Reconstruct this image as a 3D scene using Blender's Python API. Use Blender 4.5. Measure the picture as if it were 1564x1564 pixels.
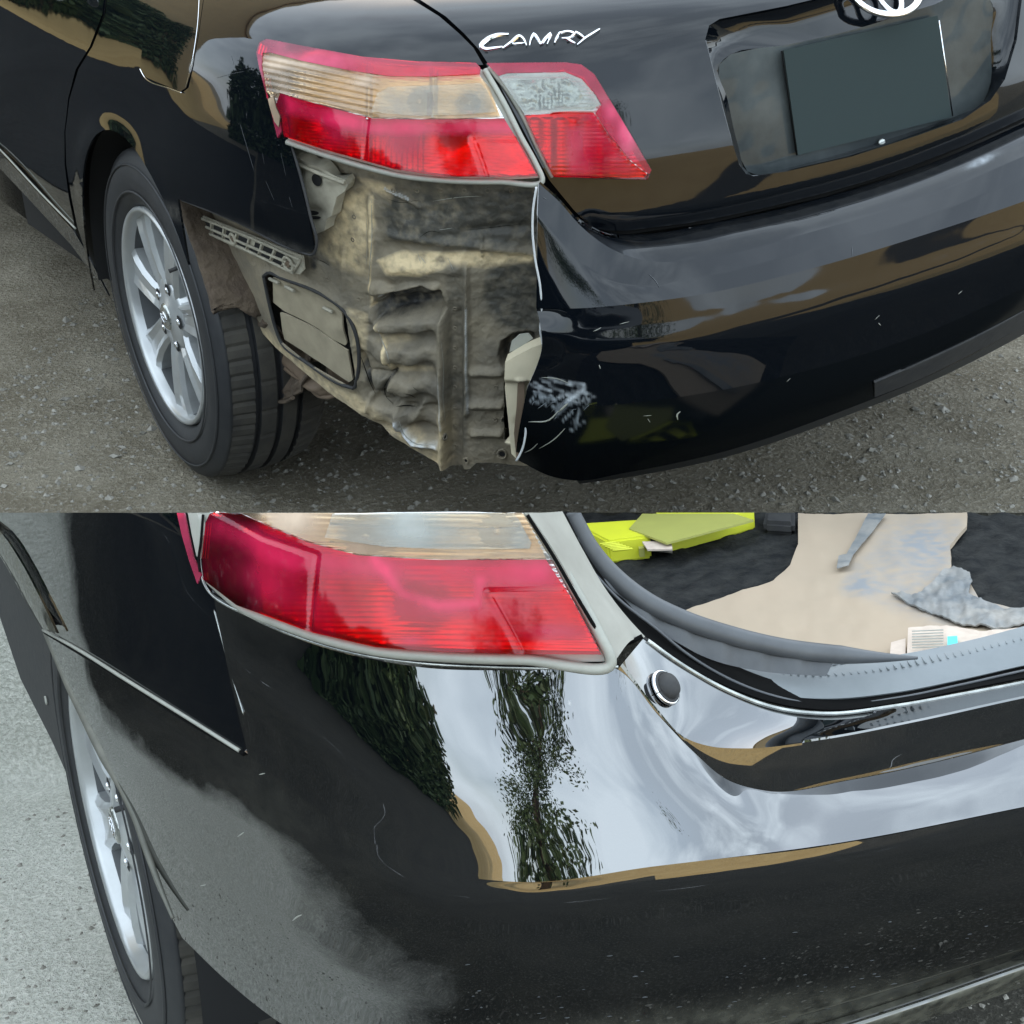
import bpy, bmesh, math, random
import numpy as np
from mathutils import Vector, Matrix, noise
from mathutils.geometry import delaunay_2d_cdt
random.seed(7); np.random.seed(7)
C = bpy.context.scene
for o in list(bpy.data.objects): bpy.data.objects.remove(o)
COL = C.collection
# ------------------------------------------------------------------ camera
PA = [-1.68601, -1.62956, 1.4053, 1.04178, -0.50878, -0.02822]      # eye, azimuth, elevation, roll: seen from the damaged car
PB = [-1.15351, -0.93058, 1.21793, 1.13349, -0.25236, -0.09952]     # the same eye in the frame of the repaired car
FOC = 2302.6
def look(p):
    az, el, roll = p[3:6]
    f = np.array([math.cos(el)*math.cos(az), math.cos(el)*math.sin(az), math.sin(el)])
    r = np.cross(f, [0, 0, 1]); r /= np.linalg.norm(r); u = np.cross(r, f)
    c, s = math.cos(roll), math.sin(roll)
    return np.array([[c, s, 0], [-s, c, 0], [0, 0, 1]]) @ np.array([r, u, -f])
MA, MB = look(PA), look(PB); EA, EB = np.array(PA[:3]), np.array(PB[:3])
cd = bpy.data.cameras.new('camera'); cam = bpy.data.objects.new('camera', cd); COL.objects.link(cam)
m4 = np.eye(4); m4[:3, :3] = MA.T; m4[:3, 3] = EA
cam.matrix_world = Matrix(m4.tolist())
cd.sensor_width = 36; cd.lens = FOC/1564*36; cd.clip_start = .05; cd.clip_end = 600
C.camera = cam
C.render.resolution_x = C.render.resolution_y = 1024
TB = np.eye(4); TB[:3, :3] = MA.T @ MB; TB[:3, 3] = EA - MA.T @ MB @ EB
TBM = Matrix(TB.tolist())
# ------------------------------------------------------------------ sky, sun, exposure
SUN_EL, SUN_AZ = math.radians(30), math.radians(22)                 # azimuth from +Y towards +X
W = bpy.data.worlds.new('World'); C.world = W; W.use_nodes = True
wn = W.node_tree.nodes; wl = W.node_tree.links
sky = wn.new('ShaderNodeTexSky'); sky.sky_type = 'NISHITA'; sky.sun_disc = False
sky.sun_elevation = SUN_EL; sky.sun_rotation = SUN_AZ; sky.dust_density = 2.5; sky.air_density = 1.2; sky.altitude = 200
bg = wn['Background']; bg.inputs[1].default_value = .15
wt = wn.new('ShaderNodeTexCoord'); wmap = wn.new('ShaderNodeMapping'); wmap.inputs['Scale'].default_value = (1, 1, 2.2); wl.new(wt.outputs['Generated'], wmap.inputs[0])
cn = wn.new('ShaderNodeTexNoise'); cn.inputs['Scale'].default_value = 2.3; cn.inputs['Detail'].default_value = 5; cn.inputs['Roughness'].default_value = .5; wl.new(wmap.outputs[0], cn.inputs['Vector'])
cr = wn.new('ShaderNodeMapRange'); cr.inputs['From Min'].default_value = .40; cr.inputs['From Max'].default_value = .66; cr.inputs['To Min'].default_value = .5; cr.inputs['To Max'].default_value = .95; wl.new(cn.outputs['Fac'], cr.inputs['Value'])
cm = wn.new('ShaderNodeMix'); cm.data_type = 'RGBA'; wl.new(cr.outputs[0], cm.inputs[0]); wl.new(sky.outputs[0], cm.inputs[6]); cm.inputs[7].default_value = (10.6, 12.2, 13.6, 1)
wl.new(cm.outputs[2], bg.inputs[0])
sd = bpy.data.lights.new('sun', 'SUN'); sd.energy = 3.6; sd.angle = math.radians(.6); sd.color = (1, .93, .82)
so = bpy.data.objects.new('sun', sd); COL.objects.link(so)
sdir = Vector((math.cos(SUN_EL)*math.sin(SUN_AZ), math.cos(SUN_EL)*math.cos(SUN_AZ), math.sin(SUN_EL)))
so.rotation_euler = sdir.to_track_quat('Z', 'Y').to_euler(); so.location = (4, 6, 8)
C.view_settings.view_transform = 'Standard'; C.view_settings.look = 'None'
C.view_settings.gamma = 1; C.view_settings.use_curve_mapping = False
C.view_settings.exposure = 0.95
C.render.engine = 'CYCLES'; C.cycles.max_bounces = 8

# ------------------------------------------------------------------ materials
def mat(name, col, rough=.6, metal=0, coat=0, coat_rough=.03, ior=1.5, coat_ior=1.5, trans=0, alpha=1, bump=None, noise_=None, spec=.5, att=None, coat_bump=None):
    """noise_ = (scale, amount, colour2, detail), bump = (scale, strength, distance) ; att = list of (attribute, colour, rough) mixed over"""
    m = bpy.data.materials.new(name); m.use_nodes = True
    n, l = m.node_tree.nodes, m.node_tree.links
    b = n['Principled BSDF']
    def S(k, v): b.inputs[k].default_value = v
    S('Base Color', (*col, 1)); S('Roughness', rough); S('Metallic', metal); S('IOR', ior); S('Coat Weight', coat)
    S('Coat Roughness', coat_rough); S('Coat IOR', coat_ior); S('Transmission Weight', trans); S('Alpha', alpha); S('Specular IOR Level', spec)
    tc = n.new('ShaderNodeTexCoord'); cur = None
    if noise_:
        nt = n.new('ShaderNodeTexNoise'); nt.inputs['Scale'].default_value = noise_[0]; nt.inputs['Detail'].default_value = noise_[3] if len(noise_) > 3 else 6
        nt.inputs['Roughness'].default_value = .6
        l.new(tc.outputs['Object'], nt.inputs['Vector'])
        r = n.new('ShaderNodeMapRange'); r.inputs['From Min'].default_value = .5-.5*noise_[1]*0-.18; r.inputs['From Max'].default_value = .68
        r.inputs['To Max'].default_value = noise_[1]
        l.new(nt.outputs['Fac'], r.inputs['Value'])
        mx = n.new('ShaderNodeMix'); mx.data_type = 'RGBA'
        mx.inputs[6].default_value = (*col, 1); mx.inputs[7].default_value = (*noise_[2], 1)
        l.new(r.outputs[0], mx.inputs[0]); cur = mx.outputs[2]
    if att:
        rc = None; cc = None
        for nm, c2, r2 in att:
            a = n.new('ShaderNodeAttribute'); a.attribute_name = nm
            nt = n.new('ShaderNodeTexNoise'); nt.inputs['Scale'].default_value = 60; nt.inputs['Detail'].default_value = 8
            l.new(tc.outputs['Object'], nt.inputs['Vector'])
            ma = n.new('ShaderNodeMath'); ma.operation = 'MULTIPLY_ADD'; ma.inputs[1].default_value = 3.0; ma.inputs[2].default_value = -.6
            l.new(nt.outputs['Fac'], ma.inputs[0])
            ad = n.new('ShaderNodeMath'); ad.operation = 'MULTIPLY'; ad.use_clamp = True
            l.new(a.outputs['Fac'], ad.inputs[0]); l.new(ma.outputs[0], ad.inputs[1])
            ml = n.new('ShaderNodeMath'); ml.operation = 'MULTIPLY'; ml.use_clamp = True
            l.new(ad.outputs[0], ml.inputs[0]); 
            sm = n.new('ShaderNodeMapRange'); sm.inputs['From Max'].default_value = .25; l.new(a.outputs['Fac'], sm.inputs['Value']); l.new(sm.outputs[0], ml.inputs[1])
            mx = n.new('ShaderNodeMix'); mx.data_type = 'RGBA'; mx.inputs[6].default_value = (*col, 1); mx.inputs[7].default_value = (*c2, 1)
            if cur: l.new(cur, mx.inputs[6])
            l.new(ml.outputs[0], mx.inputs[0]); cur = mx.outputs[2]
            mr = n.new('ShaderNodeMix'); mr.inputs[2].default_value = rough if rc is None else 0; mr.inputs[3].default_value = r2
            if rc: l.new(rc, mr.inputs[2])
            l.new(ml.outputs[0], mr.inputs[0]); rc = mr.outputs[0]
            if coat:
                mc = n.new('ShaderNodeMix'); mc.inputs[2].default_value = coat; mc.inputs[3].default_value = 0
                if cc: l.new(cc, mc.inputs[2])
                l.new(ml.outputs[0], mc.inputs[0]); cc = mc.outputs[0]
        l.new(rc, b.inputs['Roughness'])
        if coat: l.new(cc, b.inputs['Coat Weight'])
    if cur: l.new(cur, b.inputs['Base Color'])
    if bump:
        nt = n.new('ShaderNodeTexNoise'); nt.inputs['Scale'].default_value = bump[0]; nt.inputs['Detail'].default_value = 5
        l.new(tc.outputs['Object'], nt.inputs['Vector'])
        bp = n.new('ShaderNodeBump'); bp.inputs['Strength'].default_value = bump[1]; bp.inputs['Distance'].default_value = bump[2]
        l.new(nt.outputs['Fac'], bp.inputs['Height']); l.new(bp.outputs[0], b.inputs['Normal'])
        if coat and not coat_bump: l.new(bp.outputs[0], b.inputs['Coat Normal'])
    if coat_bump:
        nt = n.new('ShaderNodeTexNoise'); nt.inputs['Scale'].default_value = coat_bump[0]; nt.inputs['Detail'].default_value = 2
        l.new(tc.outputs['Object'], nt.inputs['Vector'])
        bp = n.new('ShaderNodeBump'); bp.inputs['Strength'].default_value = coat_bump[1]; bp.inputs['Distance'].default_value = coat_bump[2]
        l.new(nt.outputs['Fac'], bp.inputs['Height']); l.new(bp.outputs[0], b.inputs['Coat Normal'])
    return m
M = {}
M['paint'] = mat('black_paint', (.0022, .0032, .0048), .5, 0, 1, .03, coat_ior=1.46, spec=0, coat_bump=(9, .25, .002),
                 att=[('dust', (.16, .15, .13), .8), ('scuff', (.42, .45, .48), .7)])
M['paintL'] = mat('worn_black_paint', (.002, .003, .004), .5, 0, 1, .14, coat_ior=1.30, spec=0, coat_bump=(9, .25, .002), att=[('dust', (.16, .15, .13), .8), ('scuff', (.30, .33, .36), .7)])
M['flange'] = mat('dusty_black_flange', (.085, .085, .07), .6, noise_=(30, .8, (.14, .135, .11)))  # grey-olive tone paints in the ground reflected along the arch edge
M['paintB'] = mat('fresh_black_paint', (.0015, .0022, .003), .5, 0, 1, .012, coat_ior=2.6, spec=0, coat_bump=(11, .35, .0022),
                  att=[('dust', (.17, .165, .13), .8), ('scuff', (.5, .5, .5), .7)])  # dust tone doubles as painted reflection of the ground
M['edge'] = mat('primer_edge', (.45, .46, .46), .6)
M['redlens'] = mat('red_lens', (.42, .0006, .003), .3, 0, .45, .04, spec=.15, noise_=(26, .9, (.20, .0004, .002)), att=[('haze', (.50, .035, .16), .5), ('dark', (.05, .001, .010), .3)])
M['pinklens'] = mat('pink_lens', (.40, .006, .05), .3, 0, .5, .05, spec=.2, noise_=(30, .8, (.26, .003, .025)), att=[('haze', (.50, .12, .17), .5)])
M['amber'] = mat('yellowed_clear_lens', (.27, .18, .10), .28, 0, .7, .05, noise_=(14, .8, (.40, .30, .21)), att=[('haze', (.5, .33, .30), .5)])
M['clear'] = mat('clear_lens', (.13, .14, .135), .22, .2, 1, .05, noise_=(35, .8, (.22, .23, .22)), att=[('haze', (.6, .58, .52), .5)])
M['bright'] = mat('silver_reflector', (.45, .46, .43), .22, .7, 1, .05, noise_=(45, .9, (.14, .15, .14)))
M['seal'] = mat('grey_rubber_seal', (.30, .30, .26), .55, noise_=(60, .5, (.21, .21, .18)))
M['barrel'] = mat('shaded_alloy', (.10, .105, .11), .45, .4, noise_=(12, .6, (.06, .062, .062)))
M['chrome'] = mat('chrome', (.75, .76, .78), .12, 1)
M['rubber'] = mat('black_rubber', (.018, .018, .019), .75, bump=(90, .3, .002), noise_=(50, .4, (.05, .048, .042)))
M['tyre'] = mat('tyre_rubber', (.014, .015, .017), .62, bump=(60, .3, .001), noise_=(20, .5, (.03, .03, .03)))
M['tread'] = mat('dusty_tread', (.055, .05, .040), .9, bump=(200, .4, .001), noise_=(18, .9, (.022, .021, .019)))
M['rim'] = mat('silver_alloy', (.44, .455, .455), .32, .5, .5, .08, noise_=(14, .45, (.27, .27, .265)))
M['dark'] = mat('dark_void', (.004, .004, .004), .9)
M['groove'] = mat('panel_gap', (.003, .003, .003), .9, spec=.1)
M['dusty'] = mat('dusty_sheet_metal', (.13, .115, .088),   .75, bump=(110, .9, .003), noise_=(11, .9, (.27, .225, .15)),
                 att=[('black', (.022, .022, .022), .5), ('pale', (.62, .49, .29), .85), ('grey', (.055, .052, .042), .6), ('white', (.55, .56, .55), .5)])  # pale tone paints sunlit patches as well as dust
M['plastic'] = mat('dusty_grey_plastic', (.38, .35, .27), .8, noise_=(50, .8, (.24, .22, .17)), bump=(80, .3, .001))
M['flap'] = mat('dusty_vent_flap', (.34, .29, .20), .85, noise_=(30, .8, (.24, .205, .14)), bump=(60, .2, .001))
M['liner'] = mat('muddy_liner', (.07, .05, .035), .95, bump=(70, 1, .008), noise_=(30, .9, (.11, .082, .055)))
M['rust'] = mat('brown_bracket_metal', (.10, .07, .045), .7, noise_=(18, .8, (.17, .12, .08)), bump=(50, .3, .002))
M['foam'] = mat('cream_bumper_core', (.50, .44, .31), .8, noise_=(20, .6, (.36, .32, .23)), bump=(40, .4, .002))
M['plate'] = mat('plate_grey', (.033, .044, .044), .9, spec=.05)
M['smoked'] = mat('smoked_plate_backing', (.022, .028, .030), .5, 0, .35, .05, coat_ior=1.5, spec=.1, noise_=(7, .9, (.075, .085, .085)), coat_bump=(6, .6, .01))
M['frameB'] = mat('grey_primer_metal', (.30, .29, .25), .6, noise_=(18, .7, (.20, .19, .16)), bump=(60, .2, .001))
M['weather'] = mat('weatherstrip_rubber', (.055, .058, .062), .45, noise_=(30, .6, (.09, .095, .10)))
M['sill'] = mat('grey_sill_plastic', (.17, .185, .19), .45, noise_=(22, .6, (.125, .14, .145)), bump=(30, .2, .001))
M['carpet'] = mat('trunk_carpet', (.010, .011, .012), .95, bump=(160, .8, .004), noise_=(35, .9, (.035, .035, .033)), spec=.1)
M['mat'] = mat('beige_mat', (.36, .28, .20), .85, noise_=(8, .5, (.31, .25, .18)), att=[('grey', (.215, .22, .225), .7)], bump=(20, .2, .002))
M['yellow'] = mat('yellow_plastic', (.60, .62, .03), .5, noise_=(20, .4, (.50, .51, .04)))
M['olive'] = mat('olive_card', (.33, .33, .08), .6, noise_=(25, .4, (.26, .26, .07)))
M['paper'] = mat('printed_paper', (.55, .46, .38), .8, noise_=(80, .6, (.42, .33, .27)))
M['cyan'] = mat('cyan_print', (.10, .52, .55), .7)
M['cloth'] = mat('grey_film', (.27, .255, .23), .6, noise_=(22, 1, (.11, .125, .135)), bump=(18, .6, .006))
M['pebble'] = mat('pebble', (.10, .093, .075), .85, noise_=(35, 1, (.26, .245, .21)))
def lens(name, tint, haze, gloss=.05, hmin=0.0, nz=.25):
    m = bpy.data.materials.new(name); m.use_nodes = True; n, l = m.node_tree.nodes, m.node_tree.links
    out = n['Material Output']; n.remove(n['Principled BSDF'])
    tr = n.new('ShaderNodeBsdfTransparent'); tr.inputs[0].default_value = (*tint, 1)
    df = n.new('ShaderNodeBsdfDiffuse'); df.inputs[0].default_value = (*haze, 1)
    gl = n.new('ShaderNodeBsdfGlossy'); gl.inputs['Roughness'].default_value = gloss; gl.inputs[0].default_value = (1, 1, 1, 1)
    fr = n.new('ShaderNodeFresnel'); fr.inputs['IOR'].default_value = 1.45
    at = n.new('ShaderNodeAttribute'); at.attribute_name = 'haze'
    tc = n.new('ShaderNodeTexCoord'); t = n.new('ShaderNodeTexNoise'); t.inputs['Scale'].default_value = 22; t.inputs['Detail'].default_value = 9; l.new(tc.outputs['Object'], t.inputs['Vector'])
    a = n.new('ShaderNodeMath'); a.operation = 'MULTIPLY_ADD'; l.new(t.outputs['Fac'], a.inputs[0]); a.inputs[1].default_value = 1.5; a.inputs[2].default_value = .2
    b = n.new('ShaderNodeMath'); b.operation = 'MULTIPLY_ADD'; b.use_clamp = True; l.new(at.outputs['Fac'], b.inputs[0]); l.new(a.outputs[0], b.inputs[1])
    c = n.new('ShaderNodeMapRange'); c.inputs['From Min'].default_value = .45; c.inputs['From Max'].default_value = .8; c.inputs['To Min'].default_value = hmin; c.inputs['To Max'].default_value = hmin+nz; l.new(t.outputs['Fac'], c.inputs['Value']); l.new(c.outputs[0], b.inputs[2])
    m1 = n.new('ShaderNodeMixShader'); l.new(b.outputs[0], m1.inputs[0]); l.new(tr.outputs[0], m1.inputs[1]); l.new(df.outputs[0], m1.inputs[2])
    m2 = n.new('ShaderNodeMixShader'); l.new(fr.outputs[0], m2.inputs[0]); l.new(m1.outputs[0], m2.inputs[1]); l.new(gl.outputs[0], m2.inputs[2])
    l.new(m2.outputs[0], out.inputs[0]); return m
def ground_mat(name, c1, c2, c3, s1, s2, bump=.012, blend=None):
    m = bpy.data.materials.new(name); m.use_nodes = True; n, l = m.node_tree.nodes, m.node_tree.links; b = n['Principled BSDF']
    b.inputs['Roughness'].default_value = .92; b.inputs['Specular IOR Level'].default_value = .25
    tc = n.new('ShaderNodeTexCoord')
    def nz(s, d=10, r=.72):
        t = n.new('ShaderNodeTexNoise'); t.inputs['Scale'].default_value = s; t.inputs['Detail'].default_value = d; t.inputs['Roughness'].default_value = r
        l.new(tc.outputs['Object'], t.inputs['Vector']); return t
    a, g, v = nz(s1), nz(s2, 4), n.new('ShaderNodeTexVoronoi'); v.inputs['Scale'].default_value = s2*.55; l.new(tc.outputs['Object'], v.inputs['Vector'])
    def ramp(src, lo, hi):
        r = n.new('ShaderNodeMapRange'); r.inputs['From Min'].default_value = lo; r.inputs['From Max'].default_value = hi; l.new(src, r.inputs['Value']); return r.outputs[0]
    def mix(f, x, y):
        mx = n.new('ShaderNodeMix'); mx.data_type = 'RGBA'; l.new(f, mx.inputs[0])
        for i, q in ((6, x), (7, y)):
            if isinstance(q, tuple): mx.inputs[i].default_value = (*q, 1)
            else: l.new(q, mx.inputs[i])
        return mx.outputs[2]
    c = mix(ramp(a.outputs['Fac'], .38, .62), c1, c2); c = mix(ramp(g.outputs['Fac'], .52, .72), c, c3)
    l.new(c, b.inputs['Base Color'])
    ad = n.new('ShaderNodeMath'); ad.operation = 'MULTIPLY_ADD'; l.new(v.outputs['Distance'], ad.inputs[0]); ad.inputs[1].default_value = .35; l.new(g.outputs['Fac'], ad.inputs[2])
    bp = n.new('ShaderNodeBump'); bp.inputs['Strength'].default_value = .9; bp.inputs['Distance'].default_value = bump
    if blend:
        at = n.new('ShaderNodeAttribute'); at.attribute_name = 'pale'
        q1 = n.new('ShaderNodeMath'); q1.operation = 'MULTIPLY_ADD'; l.new(a.outputs['Fac'], q1.inputs[0]); q1.inputs[1].default_value = .9; q1.inputs[2].default_value = -.45
        q2 = n.new('ShaderNodeMath'); q2.operation = 'ADD'; l.new(q1.outputs[0], q2.inputs[0]); l.new(at.outputs['Fac'], q2.inputs[1])
        q3 = ramp(q2.outputs[0], .2, .8); cc = mix(ramp(g.outputs['Fac'], .4, .68), *blend); l.new(mix(q3, c, cc), b.inputs['Base Color'])
    l.new(ad.outputs[0], bp.inputs['Height']); l.new(bp.outputs[0], b.inputs['Normal'])
    return m
M['redlens'] = lens('red_lens', (.97, .010, .022), (.52, .016, .065), nz=.12)
M['pinklens'] = lens('pink_lens', (.95, .07, .15), (.52, .055, .12), hmin=.25)
M['amber'] = lens('yellowed_clear_lens', (.93, .80, .62), (.50, .37, .26), hmin=.14)
M['clear'] = lens('clear_lens', (.92, .93, .91), (.34, .35, .32), hmin=.0, nz=.12)
M['lampsilver'] = mat('lamp_reflector', (.80, .80, .78), .26, .6, noise_=(30, .8, (.38, .38, .37)))
M['gravel'] = ground_mat('gravel', (.135, .115, .080), (.225, .20, .15), (.36, .33, .265), 5, 95, .022)
M['asphalt'] = ground_mat('dark_asphalt', (.012, .012, .011), (.02, .02, .019), (.03, .03, .028), 2, 60)
M['darkgravel'] = ground_mat('dark_gravel', (.022, .021, .016), (.04, .037, .028), (.13, .12, .10), 4, 120, blend=((.36, .36, .31), (.56, .55, .49)))
M['apron'] = ground_mat('pale_concrete', (.27, .27, .24), (.43, .42, .37), (.24, .25, .235), 7, 70, .016)
M['sand'] = ground_mat('sunlit_sand', (.42, .28, .11), (.50, .35, .15), (.36, .24, .10), 1.2, 20, .02)
M['wall'] = mat('sand_plaster', (.48, .36, .20), .9, noise_=(1.5, .6, (.40, .30, .17)), bump=(8, .3, .01))
M['window'] = mat('dark_window', (.02, .02, .025), .15)
M['bark'] = mat('bark', (.08, .055, .035), .9, bump=(12, .8, .03), noise_=(6, .7, (.05, .035, .02)))
M['leaf'] = mat('leaf', (.035, .07, .02), .6, noise_=(3, .8, (.07, .10, .03)))

# ------------------------------------------------------------------ projection and body surface
N_, YC = 2.9, .95
class View:
    def __init__(s, E, Mx): s.E, s.M = E, Mx
    def ray(s, px):
        px = np.atleast_2d(np.array(px, float))
        q = np.stack([(px[:, 0]-781)/FOC, -(px[:, 1]-781)/FOC, -np.ones(len(px))], 1)
        return q @ s.M
    def proj(s, P):
        q = (np.atleast_2d(P)-s.E) @ s.M.T
        return np.stack([781+FOC*q[:, 0]/-q[:, 2], 781-FOC*q[:, 1]/-q[:, 2]], 1)
VA, VB = View(EA, MA), View(EB, MB)
ZT = np.linspace(0, 1.3, 1301)
def table(pts, sm=.012):
    z, v = zip(*pts); y = np.interp(ZT, z, v)
    k = np.arange(-60, 61); g = np.exp(-.5*(k*.001/sm)**2); g /= g.sum()
    return np.convolve(np.pad(y, 60, 'edge'), g, 'valid')
SIDE = table([(.15, .85), (.30, .885), (.45, .905), (.60, .915), (.70, .915), (.80, .905), (.88, .888), (.93, .865), (.965, .825), (.99, .77), (1.01, .69), (1.03, .55), (1.05, .3)])
REAR = table([(.15, .88), (.60, .93), (.70, .93), (.78, .92), (.85, .89), (.92, .85), (.965, .815), (.99, .77), (1.01, .69), (1.03, .55), (1.05, .3)])
LIDR = table([(.60, .90), (.70, .895), (.80, .885), (.88, .862), (.95, .838), (.975, .82), (1.0, .78), (1.02, .68), (1.04, .5)])
def cst(v): return np.full(len(ZT), v)
WY, WZ = 1.07, .33
def surf(side, rear, flare=False):
    def ab(P):
        z = P[:, 2]; a = np.interp(z, ZT, side); b = np.interp(z, ZT, rear)
        if flare:
            r = np.hypot(P[:, 1]-WY, z-WZ)
            a = a+.009*np.exp(-((r-.35)/.035)**2)*(z < .8)
        return a, b
    def F(P):
        a, b = ab(P)
        return (np.abs(P[:, 0])/a)**N_+(np.maximum(YC-P[:, 1], 0)/b)**N_
    return F
S_UP = surf(SIDE, REAR, True); S_UPN = surf(SIDE, REAR); S_LID = surf(SIDE-.02, LIDR)
def hit(view, px, F):
    D = view.ray(px); E = view.E; n = len(D)
    T = np.linspace(.5, 5, 451); V = np.array([F(E+D*t) for t in T]); ins = V < 1
    i = ins.argmax(0); bad = ~ins.any(0); j = V.argmin(0)
    lo = np.where(bad, T[j], T[np.maximum(i-1, 0)]); hi = np.where(bad, T[j], T[i])
    for _ in range(40):
        m = (lo+hi)/2; g = F(E+D*m[:, None]) < 1; hi = np.where(g, m, hi); lo = np.where(g, lo, m)
    return E+D*hi[:, None]
def grad(F, P, e=.004):
    G = np.stack([F(P+np.eye(3)[k]*e)-F(P-np.eye(3)[k]*e) for k in range(3)], 1)
    return G/np.maximum(np.linalg.norm(G, axis=1), 1e-9)[:, None]
def cyl(view, px, a, b):
    if not isinstance(b, tuple): return hit(view, px, surf(cst(a), cst(b)))
    px = np.array(px, float); t = np.clip((px[:, 0]-b[2])/(b[3]-b[2]), 0, 1); bb = b[0]+(b[1]-b[0])*t*t*(3-2*t)
    return hit(view, px, lambda P: (np.abs(P[:, 0])/a)**N_+(np.maximum(YC-P[:, 1], 0)/bb)**N_)
def plane_hit(view, px, p0, nrm):
    D = view.ray(px); t = ((np.array(p0)-view.E) @ np.array(nrm))/(D @ np.array(nrm)); return view.E+D*t[:, None]

# ------------------------------------------------------------------ object helpers
def link(name, me, m, parent=None, kind=None, label=None):
    o = bpy.data.objects.new(name, me); COL.objects.link(o)
    if m is not None and not me.materials: me.materials.append(m)
    if parent: o.parent = parent
    if kind: o['kind'] = kind
    if label: o['label'] = label
    return o
def thing(name, label, cat, group=None, mw=None):
    o = bpy.data.objects.new(name, None); COL.objects.link(o); o['label'] = label; o['category'] = cat
    if group: o['group'] = group
    if mw is not None: o.matrix_world = mw
    o.empty_display_size = .2
    return o
def catmull(P, n, closed=False):
    """resample a polyline smoothly by arc length"""
    P = np.array(P, float)
    if len(P) == 2: return P[0]+(P[1]-P[0])*np.linspace(0, 1, n)[:, None]
    Q = np.vstack([2*P[0]-P[1], P, 2*P[-1]-P[-2]]) if not closed else np.vstack([P[-1], P, P[0], P[1]])
    out = []; k = 24
    for i in range(1, len(Q)-2):
        t = np.linspace(0, 1, k, endpoint=False)[:, None]; a, b, c, d = Q[i-1], Q[i], Q[i+1], Q[i+2]
        # centripetal-ish tangents limited by neighbouring segment lengths
        l0, l1, l2 = np.linalg.norm(b-a)+1e-9, np.linalg.norm(c-b)+1e-9, np.linalg.norm(d-c)+1e-9
        m1 = ((b-a)/l0*l1+(c-b)/l1*l0)/(l0+l1)*l1; m2 = ((c-b)/l1*l2+(d-c)/l2*l1)/(l1+l2)*l1
        h = (2*t**3-3*t**2+1)*b+(t**3-2*t**2+t)*m1+(-2*t**3+3*t**2)*c+(t**3-t**2)*m2; out.append(h)
    O = np.vstack(out+[Q[-2][None]]); s = np.r_[0, np.cumsum(np.linalg.norm(np.diff(O, axis=0), axis=1))]
    u = np.linspace(0, s[-1], n, endpoint=not closed)
    return np.stack([np.interp(u, s, O[:, i]) for i in range(O.shape[1])], 1)
def inpoly(P, poly):
    poly = np.array(poly, float); x, y = P[:, 0], P[:, 1]; r = np.zeros(len(P), bool)
    for i in range(len(poly)):
        x1, y1 = poly[i]; x2, y2 = poly[i-1]
        if y1 == y2: continue
        c = ((y1 > y) != (y2 > y)) & (x < (x2-x1)*(y-y1)/(y2-y1)+x1); r ^= c
    return r
def segdist(P, A, B):
    A, B = np.array(A, float), np.array(B, float); d = B-A; t = np.clip(((P-A) @ d)/(d @ d+1e-9), 0, 1)
    return np.linalg.norm(P-(A+t[:, None]*d), axis=1)
def polydist(P, L, closed=False):
    n = len(L); return np.min([segdist(P, L[i], L[(i+1) % n]) for i in range(n if closed else n-1)], axis=0)
def dense(poly, step):
    out = []
    for i in range(len(poly)):
        a, b = np.array(poly[i], float), np.array(poly[(i+1) % len(poly)], float)
        k = max(1, int(np.linalg.norm(b-a)/step))
        out += [tuple(a+(b-a)*j/k) for j in range(k)]
    return out
def fill2d(outline, holes=(), step=6.0):
    outs = [dense(outline, step)]+[dense(h, step) for h in holes]
    V = []; Ed = []
    for L in outs:
        s = len(V); V += L; Ed += [(s+i, s+(i+1) % len(L)) for i in range(len(L))]
    A = np.array(outline); x0, y0 = A.min(0); x1, y1 = A.max(0)
    gx, gy = np.meshgrid(np.arange(x0, x1, float(step)), np.arange(y0, y1, step*.87)); gx[1::2] += step/2
    G = np.stack([gx.ravel(), gy.ravel()], 1)
    k = inpoly(G, outline) & (polydist(G, outline, True) > step*.45)
    for h in holes: k &= ~inpoly(G, h) & (polydist(G, h, True) > step*.45)
    G = G[k]; V += [tuple(g) for g in G]
    r = delaunay_2d_cdt([Vector(v) for v in V], Ed, [], 0, 1e-4)
    P = np.array([tuple(v) for v in r[0]]); F = np.array([f for f in r[2] if len(f) == 3])
    c = P[F].mean(1); k = inpoly(c, outline)
    for h in holes: k &= ~inpoly(c, h)
    F = F[k]
    return P, F
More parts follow.
